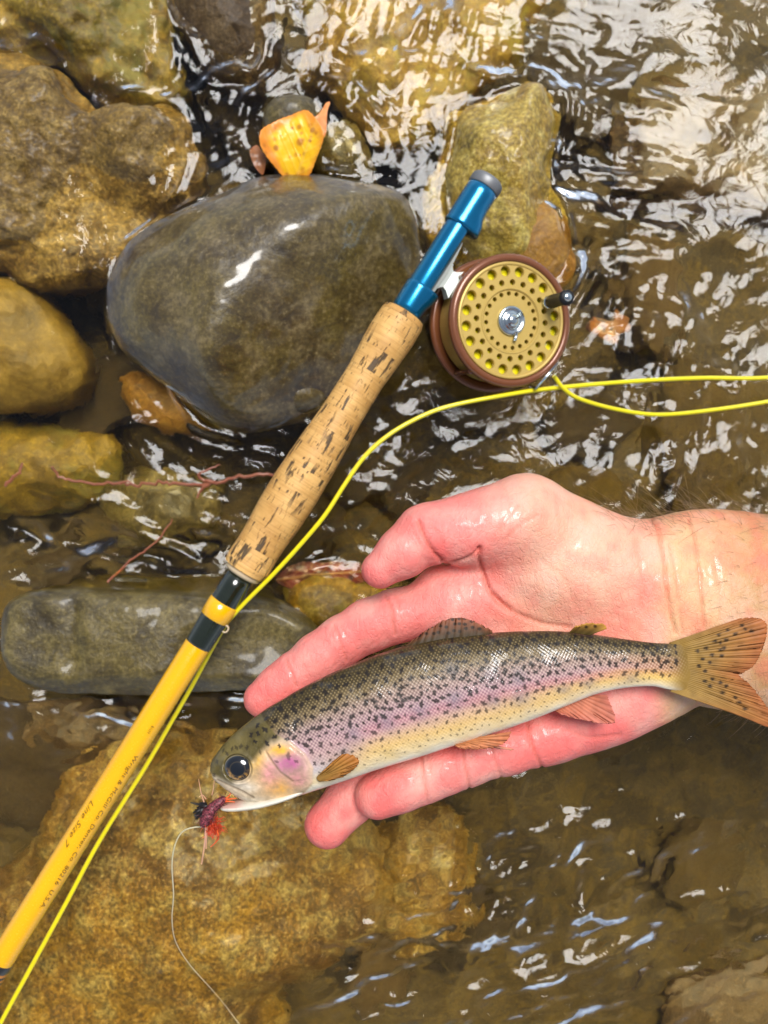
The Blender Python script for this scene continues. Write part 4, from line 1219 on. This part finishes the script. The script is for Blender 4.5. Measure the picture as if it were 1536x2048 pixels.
for _ in range(190):
    i = rg.integers(2, 25)
    d = rg.normal(0, 1, 3); d /= np.linalg.norm(d)
    p = bp[i] + d * rad[i] * .8
    L = rg.uniform(6, 13) * KF
    fib.append(tube_data([p, p + d * L * .6 + rg.normal(0, 1, 3) * .0003, p + d * L + (0, -.0004, -.0004)], [.00010, .00008, .00004], 3))
fly_part('dubbing_fibres', join_data(fib), m_maroon)
fib = []
for _ in range(150):
    c = P(426, 1652, FZ - .0005) + rg.normal(0, 1, 3) * np.array((.0012, .0018, .0012))
    d = rg.normal(0, 1, 3) + (0.3, -0.5, 0); d /= np.linalg.norm(d)
    L = rg.uniform(10, 20) * KF
    fib.append(tube_data([c, c + d * L * .5 + rg.normal(0, 1, 3) * .0006, c + d * L], [.00022, .00018, .00006], 4))
fly_part('red_hackle', join_data(fib), m_red)
fib = []
for _ in range(26):
    c = P(410 + rg.uniform(-8, 6), 1612 + rg.uniform(-6, 20), FZ + .001)
    d = np.array((-0.7, -0.35 + rg.normal(0, .4), rg.uniform(-.3, .5))); d /= np.linalg.norm(d)
    fib.append(tube_data([c, c + d * 8 * KF, c + d * rg.uniform(14, 24) * KF], [.0007, .0006, .0002], 5))
fly_part('black_wing', join_data(fib), m_blackf)
legs = []
for l in ([(411, 1650, 1), (410, 1680, 2), (406, 1710, 2), (403, 1728, 1)], [(414, 1652, 1), (413, 1675, 1), (412, 1697, 0)]):
    legs.append(tube_data(catmull(pp(l), 14), np.linspace(.00035, .00028, 14), 6))
for l in ([(408, 1604, 3), (402, 1585, 5), (397, 1558, 6)], [(424, 1590, 3), (427, 1575, 5), (429, 1558, 6)], [(412, 1598, 3), (405, 1590, 4), (398, 1594, 4)]):
    legs.append(tube_data(catmull(pp(l), 14), np.linspace(.00028, .0001, 14), 5))
fly_part('rubber_legs', join_data(legs), m_pink)
ol = []
for l in ([(445, 1600, 2), (456, 1594, 2.5), (463, 1584, 3)], [(445, 1601, 2), (460, 1598, 3), (473, 1597, 3)], [(445, 1603, 2), (458, 1603, 3), (470, 1604, 3)], [(434, 1660, 0), (437, 1676, 0), (428, 1688, 0), (421, 1694, 0)]):
    ol.append(tube_data(catmull(pp(l), 12), np.linspace(.00045, .0002, 12), 6))
fly_part('orange_tail', join_data(ol), m_orangef)
m_tip = simple('clear_monofilament', (0.72, 0.66, 0.46), 0.2, coat=0.6)
tp = catmull(np.array([P(404, 1654, FZ), P(385, 1655, FZ - .002), P(364, 1664, FZ - .006), P(350, 1690, FZ - .012), P(344, 1730, FZ - .02), P(347, 1790, FZ - .034), P(344, 1840, FZ - .05), P(352, 1885, FZ - .07), P(380, 1930, FZ - .095), P(420, 1975, FZ - .125), P(450, 2010, FZ - .155), P(480, 2050, .018), P(560, 2150, .012)]), 90)
tag(mesh_obj('leader', *tube_data(tp, np.interp(np.linspace(0, 1, 90), [0, .55, 1], [.0003, .00026, .00008]), 8), m_tip), 'fine pale leader trailing from the red fly toward the awash boulder', 'leader line')

# ------------------------------------------------------------------ hand and forearm (one skin grown from a distance field)
VX = 0.00085
gx = np.arange(-0.072, 0.400, VX, dtype=np.float32)
gy = np.arange(-0.165, 0.030, VX, dtype=np.float32)
gz = np.arange(0.098, 0.192, VX, dtype=np.float32)
BIG = 0.05
def jt(px, py, z, r): return (np.array(P(px, py, z), np.float32), np.float32(R(r, z)))
def window(pts, rs, pad):
    lo = np.min([p - r - pad for p, r in zip(pts, rs)], 0)
    hi = np.max([p + r + pad for p, r in zip(pts, rs)], 0)
    sl = []
    for g, a, b in zip((gx, gy, gz), lo, hi):
        sl.append(slice(max(0, int(np.searchsorted(g, a))), min(len(g), int(np.searchsorted(g, b)))))
    return tuple(sl)
def smin(a, b, k):
    h = np.clip(0.5 + 0.5 * (b - a) / k, 0, 1)
    return b + (a - b) * h - k * h * (1 - h)
def cone(sl, a, b, ra, rb, zs=1.0):
    x, y, z = gx[sl[0]][:, None, None], gy[sl[1]][None, :, None], gz[sl[2]][None, None, :]
    d = b - a
    t = np.clip(((x - a[0]) * d[0] + (y - a[1]) * d[1] + (z - a[2]) * d[2]) / (d @ d), 0, 1)
    return np.sqrt((x - a[0] - t * d[0]) ** 2 + (y - a[1] - t * d[1]) ** 2 + ((z - a[2] - t * d[2]) * zs) ** 2) - (ra + (rb - ra) * t)
def ellip(sl, c, rx, ry, rz, ang):
    x, y, z = gx[sl[0]][:, None, None] - c[0], gy[sl[1]][None, :, None] - c[1], gz[sl[2]][None, None, :] - c[2]
    ca, sa = math.cos(ang), math.sin(ang)
    u, v = x * ca + y * sa, -x * sa + y * ca
    k = np.sqrt((u / rx) ** 2 + (v / ry) ** 2 + (z / rz) ** 2)
    return (k - 1) * min(rx, ry, rz)
shape = (len(gx), len(gy), len(gz))
PAD = 0.014
palm = np.full(shape, BIG, np.float32)
def add_cone(field, A, B, k, zs=1.0):
    sl = window((A[0], B[0]), (A[1], B[1]), PAD)
    field[sl] = smin(field[sl], cone(sl, A[0], B[0], A[1], B[1], zs), k)
def add_ell(field, px, py, z, rx, ry, rz, deg, k):
    c = np.array(P(px, py, z), np.float32)
    m = R(max(rx, ry), z)
    sl = window((c,), (m,), PAD)
    field[sl] = smin(field[sl], ellip(sl, c, R(rx, z), R(ry, z), R(rz, z), math.radians(deg)), k)
# forearm and wrist
add_cone(palm, jt(1400, 1212, .140, 185), jt(1760, 1262, .133, 232), .010, 1.55)
add_cone(palm, jt(1760, 1262, .133, 232), jt(2420, 1320, .125, 290), .012, 1.35)
add_cone(palm, jt(1280, 1215, .146, 165), jt(1420, 1215, .141, 182), .012, 1.75)
# metacarpals
add_cone(palm, jt(905, 1215, .1505, 56), jt(1290, 1195, .148, 78), .008)
add_cone(palm, jt(935, 1305, .1480, 58), jt(1300, 1240, .146, 80), .008)
add_cone(palm, jt(990, 1395, .1480, 56), jt(1310, 1290, .146, 80), .008)
add_cone(palm, jt(1090, 1462, .1515, 56), jt(1320, 1345, .149, 84), .008)
add_ell(palm, 1225, 1405, .1505, 165, 78, 62, 24, .009)
add_cone(palm, jt(985, 1165, .1490, 62), jt(880, 1180, .1490, 50), .006)
# thenar mound
add_cone(palm, jt(1285, 1160, .150, 100), jt(1060, 1052, .155, 95), .010, 1.25)
add_ell(palm, 1135, 1140, .1545, 172, 108, 80, -8, .0045)
hand = palm.copy()
def finger(chain, k_palm, k_in=0.003):
    sl = window([c[0] for c in chain], [c[1] for c in chain], PAD)
    f = None
    for A, B in zip(chain[:-1], chain[1:]):
        g = cone(sl, A[0], B[0], A[1], B[1])
        f = g if f is None else smin(f, g, k_in)
    hand[sl] = np.minimum(hand[sl], smin(palm[sl], f, k_palm))
finger([jt(925, 1205, .1505, 58), jt(790, 1232, .1500, 53), jt(740, 1250, .1500, 52), jt(684, 1281, .1500, 48.5), jt(635, 1315, .1505, 47.5), jt(588, 1351, .1505, 44), jt(556, 1375, .1510, 42.5), jt(526, 1398, .1515, 38.5)], .005)
finger([jt(940, 1310, .1480, 54), jt(730, 1398, .1440, 46), jt(628, 1452, .1440, 42), jt(566, 1490, .1450, 37)], .005)
finger([jt(1000, 1400, .1480, 52), jt(825, 1490, .1460, 46), jt(735, 1563, .1475, 45), jt(700, 1600, .1485, 48), jt(655, 1650, .1500, 46)], .005)
finger([jt(1110, 1466, .1540, 54), jt(1010, 1495, .1575, 53), jt(935, 1519, .1590, 51), jt(885, 1538, .1600, 50.5), jt(845, 1556, .1605, 49), jt(800, 1573, .1615, 49.5), jt(754, 1592, .1620, 45.5)], .005)
finger([jt(1045, 1040, .1580, 90), jt(935, 1060, .1630, 70), jt(862, 1068, .1660, 60)], .007)
fing_thumb = [jt(868, 1064, .1660, 58), jt(848, 1070, .1670, 57), jt(805, 1106, .1690, 50), jt(760, 1140, .1700, 37)]
sl = window([c[0] for c in fing_thumb], [c[1] for c in fing_thumb], PAD)
f = None
for A, B in zip(fing_thumb[:-1], fing_thumb[1:]):
    g = cone(sl, A[0], B[0], A[1], B[1])
    f = g if f is None else smin(f, g, .003)
prox = cone(sl, *[np.array(P(1045, 1040, .158), np.float32), np.array(P(862, 1068, .166), np.float32)], R(90, .158), R(60, .166))
hand[sl] = np.minimum(hand[sl], np.minimum(f, smin(f, prox, .0025)))

def surface_nets(Fv, ox, oy, oz, h):
    s = Fv < 0
    nx, ny, nz_ = Fv.shape
    c = [s[i:nx - 1 + i, j:ny - 1 + j, k:nz_ - 1 + k] for i in (0, 1) for j in (0, 1) for k in (0, 1)]
    cnt = sum(x.astype(np.int8) for x in c)
    act = (cnt > 0) & (cnt < 8)
    I, Jq, Kq = np.nonzero(act)
    idx = np.full(act.shape, -1, np.int32)
    idx[I, Jq, Kq] = np.arange(len(I))
    acc = np.zeros((len(I), 3)); num = np.zeros(len(I))
    corners = [(i, j, k) for i in (0, 1) for j in (0, 1) for k in (0, 1)]
    for a in range(8):
        for b in range(a + 1, 8):
            ca, cb = np.array(corners[a]), np.array(corners[b])
            if np.abs(ca - cb).sum() != 1: continue
            fa = Fv[I + ca[0], Jq + ca[1], Kq + ca[2]].astype(float)
            fb = Fv[I + cb[0], Jq + cb[1], Kq + cb[2]].astype(float)
            m = (fa < 0) != (fb < 0)
            t = np.where(m, fa / np.where(m, fa - fb, 1), 0)
            p = ca + t[:, None] * (cb - ca)
            acc += p * m[:, None]; num += m
    V = (np.stack([I, Jq, Kq], 1) + acc / num[:, None]) * h + (ox, oy, oz)
    quads = []
    for ax in range(3):
        sh = [slice(None)] * 3; sh2 = [slice(None)] * 3
        sh[ax] = slice(0, -1); sh2[ax] = slice(1, None)
        a, b = s[tuple(sh)], s[tuple(sh2)]
        cr = a != b
        i, j, k = np.nonzero(cr)
        o1, o2 = [x for x in range(3) if x != ax]
        P3 = np.stack([i, j, k], 1)
        ok = (P3[:, o1] > 0) & (P3[:, o2] > 0) & (P3[:, o1] < act.shape[o1]) & (P3[:, o2] < act.shape[o2])
        P3 = P3[ok]
        ins = a[tuple(P3.T)]
        e1, e2 = np.eye(3, dtype=int)[o1], np.eye(3, dtype=int)[o2]
        q = np.stack([idx[tuple((P3 - e1 - e2).T)], idx[tuple((P3 - e2).T)], idx[tuple(P3.T)], idx[tuple((P3 - e1).T)]], 1)
        flip = ins if ax != 1 else ~ins
        q[~flip] = q[~flip][:, ::-1]
        quads.append(q)
    return V, np.vstack(quads)
V, faces = surface_nets(hand, gx[0], gy[0], gz[0], VX)
# a little relaxation to lose the grid
E = np.vstack([faces[:, [0, 1]], faces[:, [1, 2]], faces[:, [2, 3]], faces[:, [3, 0]]])
E = np.unique(np.sort(E, 1), axis=0)
deg = np.bincount(E.ravel(), minlength=len(V))[:, None]
for it in range(4):
    A = np.zeros_like(V)
    for ax in range(3):
        A[:, ax] = np.bincount(E[:, 0], V[E[:, 1], ax], len(V)) + np.bincount(E[:, 1], V[E[:, 0], ax], len(V))
    V = V + 0.5 * (A / deg - V)
n = np.cross(V[faces[:, 2]] - V[faces[:, 0]], V[faces[:, 3]] - V[faces[:, 1]])
N = np.zeros_like(V)
for c in range(4):
    for ax in range(3): N[:, ax] += np.bincount(faces[:, c], n[:, ax], len(V))
N /= np.linalg.norm(N, axis=1)[:, None] + 1e-12
if (N[:, 2] * (V[:, 2] - 0.15)).mean() < 0:
    faces = faces[:, ::-1]; N = -N
hpx, hpy = to_px(V)
up = sstep(-0.25, 0.25, N[:, 2])
nlo = fbm(V[:, 0] * 60, V[:, 1] * 60, V[:, 2] * 60, 4, 71)
nhi = fbm(V[:, 0] * 300, V[:, 1] * 300, V[:, 2] * 300, 3, 72)
creases = [  # polyline, depth px, width px
    ([(571, 1318), (582, 1344), (594, 1372)], 3.0, 4), ([(582, 1312), (590, 1338)], 1.2, 4),
    ([(668, 1250), (680, 1284), (694, 1322)], 2.6, 4), ([(682, 1248), (692, 1276)], 1.6, 3.5), ([(662, 1256), (672, 1292)], 1.2, 3),
    ([(772, 1192), (784, 1222), (790, 1268)], 3.2, 5), ([(790, 1188), (800, 1222)], 1.4, 4),
    ([(836, 1042), (846, 1066), (862, 1098), (886, 1124)], 6.0, 6), ([(862, 1036), (872, 1060), (890, 1090)], 1.6, 4), ([(828, 1062), (842, 1090), (858, 1108)], 1.5, 4),
    ([(958, 1096), (961, 1128), (970, 1162), (988, 1194), (1016, 1222)], 7.0, 7), ([(958, 1100), (930, 1118), (892, 1127)], 5.0, 5),
    ([(985, 1190), (1030, 1225), (1080, 1245), (1140, 1255)], 3.0, 8),
    ([(1290, 1020), (1312, 1050), (1326, 1110), (1332, 1170), (1340, 1220), (1350, 1266)], 5.0, 5), ([(1338, 1090), (1352, 1150), (1366, 1268)], 2.0, 5),
    ([(1376, 1040), (1388, 1080), (1399, 1150), (1404, 1200), (1408, 1255)], 3.6, 4.5), ([(1430, 1120), (1440, 1180), (1440, 1240)], 1.2, 6),
    ([(840, 1500), (846, 1545), (856, 1604)], 3.0, 4.5), ([(854, 1504), (860, 1545)], 1.2, 4),
    ([(918, 1468), (928, 1522), (940, 1582)], 3.0, 4.5), ([(932, 1470), (942, 1520)], 1.4, 4),
    ([(974, 1450), (984, 1500), (1004, 1560)], 2.2, 5), ([(1050, 1425), (1060, 1478), (1084, 1536)], 3.6, 5),
    ([(1010, 1080), (1040, 1050), (1075, 1030)], 1.4, 6), ([(1000, 1062), (1012, 1035), (1035, 1010)], 1.2, 6), ([(1085, 1120), (1130, 1160), (1150, 1215)], 1.0, 8), ([(1270, 1080), (1285, 1150), (1280, 1215)], 1.4, 10),
    ([(1130, 1460), (1180, 1475), (1240, 1470)], 1.6, 7),
]
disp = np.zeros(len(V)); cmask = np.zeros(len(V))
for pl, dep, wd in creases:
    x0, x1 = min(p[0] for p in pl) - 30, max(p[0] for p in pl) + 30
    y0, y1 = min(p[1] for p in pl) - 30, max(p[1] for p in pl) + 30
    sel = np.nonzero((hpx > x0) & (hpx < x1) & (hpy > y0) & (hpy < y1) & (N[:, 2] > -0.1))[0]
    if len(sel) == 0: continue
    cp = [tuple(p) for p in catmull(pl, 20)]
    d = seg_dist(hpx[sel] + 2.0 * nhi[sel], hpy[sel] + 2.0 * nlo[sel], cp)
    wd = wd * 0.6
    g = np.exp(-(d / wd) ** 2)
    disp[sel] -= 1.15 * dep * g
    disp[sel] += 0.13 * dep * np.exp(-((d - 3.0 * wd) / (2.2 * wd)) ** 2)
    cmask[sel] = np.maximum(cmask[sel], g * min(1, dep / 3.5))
disp += 1.5 * nlo + 0.5 * nhi
V = V + N * (disp * 2.15e-4)[:, None]
# skin tone (blood under the skin: pinker fingers, paler mound, tanned forearm)
peach, pink, red, tan, arm = C(0.85, 0.395, 0.255), C(0.88, 0.265, 0.225), C(0.84, 0.12, 0.11), C(0.78, 0.47, 0.24), C(0.56, 0.30, 0.12)
sk = np.zeros((len(V), 3)) + peach
def lay2(col, w, c): return col * (1 - np.clip(w, 0, 1)[:, None]) + c * np.clip(w, 0, 1)[:, None]
sk = lay2(sk, sstep(1090, 930, hpx + 40 * nlo), pink)
sk = lay2(sk, sstep(1290, 1400, hpy + 40 * nlo + 0.15 * (hpx - 1100)) * sstep(1420, 1300, hpx), pink * 0.98)
def bl(x, y, rx, ry): return np.exp(-((hpx - x) / rx) ** 2 - ((hpy - y) / ry) ** 2)
for x, y, rx, ry, s in ((530, 1390, 60, 50, .55), (650, 1650, 60, 60, .7), (750, 1595, 60, 50, .6), (760, 1135, 60, 45, .45), (880, 1110, 45, 35, .6), (985, 1160, 40, 60, .5), (1050, 1500, 140, 45, .5), (720, 1270, 60, 40, .3), (1200, 1450, 130, 40, .35), (950, 1100, 60, 30, .45), (1300, 1240, 40, 60, .25)):
    sk = lay2(sk, s * bl(x, y, rx, ry) * (1 + 0.5 * nlo), red)
sk = lay2(sk, 0.55 * bl(1160, 1130, 130, 90) * (1 + 0.6 * nlo), C(0.84, 0.54, 0.36))
sk = lay2(sk, 0.35 * bl(1050, 985, 90, 40), C(0.78, 0.52, 0.38))
sk = lay2(sk, sstep(1290, 1360, hpx + 10 * nlo), tan)
sk = lay2(sk, sstep(1390, 1530, hpx + 30 * nlo), arm)
sk = lay2(sk, 0.35 * np.clip(nlo * 1.6, 0, 1), red * 1.05)
n3 = fbm(V[:, 0] * 140, V[:, 1] * 140, V[:, 2] * 140 + 7, 3, 73)
sk = lay2(sk, 0.5 * np.clip(-nlo * 1.6, 0, 1), C(0.88, 0.54, 0.42))
sk = lay2(sk, 0.22 * np.clip(n3 * 1.8, 0, 1), C(0.88, 0.56, 0.44))
sk = lay2(sk, 0.30 * np.clip(-n3 * 1.8, 0, 1), C(0.80, 0.16, 0.13))
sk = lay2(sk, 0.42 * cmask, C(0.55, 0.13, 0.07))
hm_ = NM('wet_skin')
co = hm_.coord('Object')
pores = hm_.noise(co, 1400, 4, 0.6)
vd = hm_.n('TexVoronoi', feature='DISTANCE_TO_EDGE')
warp = hm_.n('VectorMath', operation='ADD')
nc = hm_.n('TexNoise'); nc.inputs['Scale'].default_value = 260; hm_.l(co, nc.inputs['Vector'])
sc_ = hm_.n('VectorMath', operation='SCALE'); sc_.inputs['Scale'].default_value = 0.004; hm_.l(nc.outputs['Color'], sc_.inputs[0])
hm_.l(hm_.coord('Object', (1.0, 0.45, 1.0)), warp.inputs[0]); hm_.l(sc_.outputs[0], warp.inputs[1])
hm_.l(warp.outputs[0], vd.inputs['Vector']); vd.inputs['Scale'].default_value = 330
lines = hm_.ramp(vd.outputs['Distance'], [(0.0, 0.0), (0.10, 1.0)])
ridg = hm_.n('TexWave'); ridg.inputs['Scale'].default_value = 900; ridg.inputs['Distortion'].default_value = 6; ridg.inputs['Detail'].default_value = 2
hm_.l(co, ridg.inputs[0])
wet = hm_.noise(co, 170, 6, 0.7, 1.2)
wrk = hm_.noise(hm_.coord('Object', (1.0, 0.5, 1.0)), 420, 5, 0.65, 0.8)
hm_.set(Base_Color=hm_.attr('tint'), Roughness=hm_.ramp(wet, [(0.38, 0.55), (0.66, 0.38)]), Subsurface_Weight=0.10, Subsurface_Scale=0.004, Subsurface_Radius=(1.0, 0.35, 0.2),
        Coat_Weight=hm_.ramp(wet, [(0.50, 0.0), (0.64, 0.6)]), Coat_Roughness=0.12, Specular_IOR_Level=0.45)
b = hm_.bump(wrk, 0.45, 0.0016)
b = hm_.bump(lines, 0.28, 0.0005, b)
b = hm_.bump(ridg.outputs['Fac'], 0.06, 0.0003, b)
hm_.bump(pores, 0.3, 0.0006, b)
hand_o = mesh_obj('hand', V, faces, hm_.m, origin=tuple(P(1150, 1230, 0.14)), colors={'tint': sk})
tag(hand_o, 'bare wet hand and forearm held palm up beneath the trout', 'hand')

# fine hair on wrist and forearm
rg = np.random.default_rng(12)
m_hair = simple('arm_hair', (0.22, 0.13, 0.06), 0.4)
rim_top = np.nonzero((hpx > 1215) & (hpx < 1640) & (hpy < 1075) & (np.abs(N[:, 2]) < 0.75) & (N[:, 1] > 0))[0]
rim_low = np.nonzero((hpx > 1430) & (hpx < 1640) & (hpy > 1340) & (np.abs(N[:, 2]) < 0.85) & (N[:, 1] < 0))[0]
field_ = np.nonzero((hpx > 1420) & (hpx < 1640) & (N[:, 2] > 0.2))[0]
strands = []
for pool, cnt, L0, L1 in ((rim_top, 340, .006, .015), (rim_low, 110, .004, .009), (field_, 60, .003, .006)):
    if len(pool) == 0: continue
    for i in rg.choice(pool, cnt):
        p = V[i]; nn_ = N[i]
        flow = np.array((-0.9 + rg.normal(0, .3), rg.normal(0, .35), 0.1))
        d = nn_ * rg.uniform(.35, .8) + flow * 0.8
        L = rg.uniform(L0, L1)
        strands.append(tube_data([p, p + d * L * .4, p + d * L * .75 + flow * L * .12, p + d * L + flow * L * .35], [.00007, .00006, .00005, .00002], 3, caps=False))
hv, hf = join_data(strands)
ho = mesh_obj('arm_hair', hv - np.array(hand_o.location), hf, m_hair, hand_o)
ho['kind'] = 'stuff'
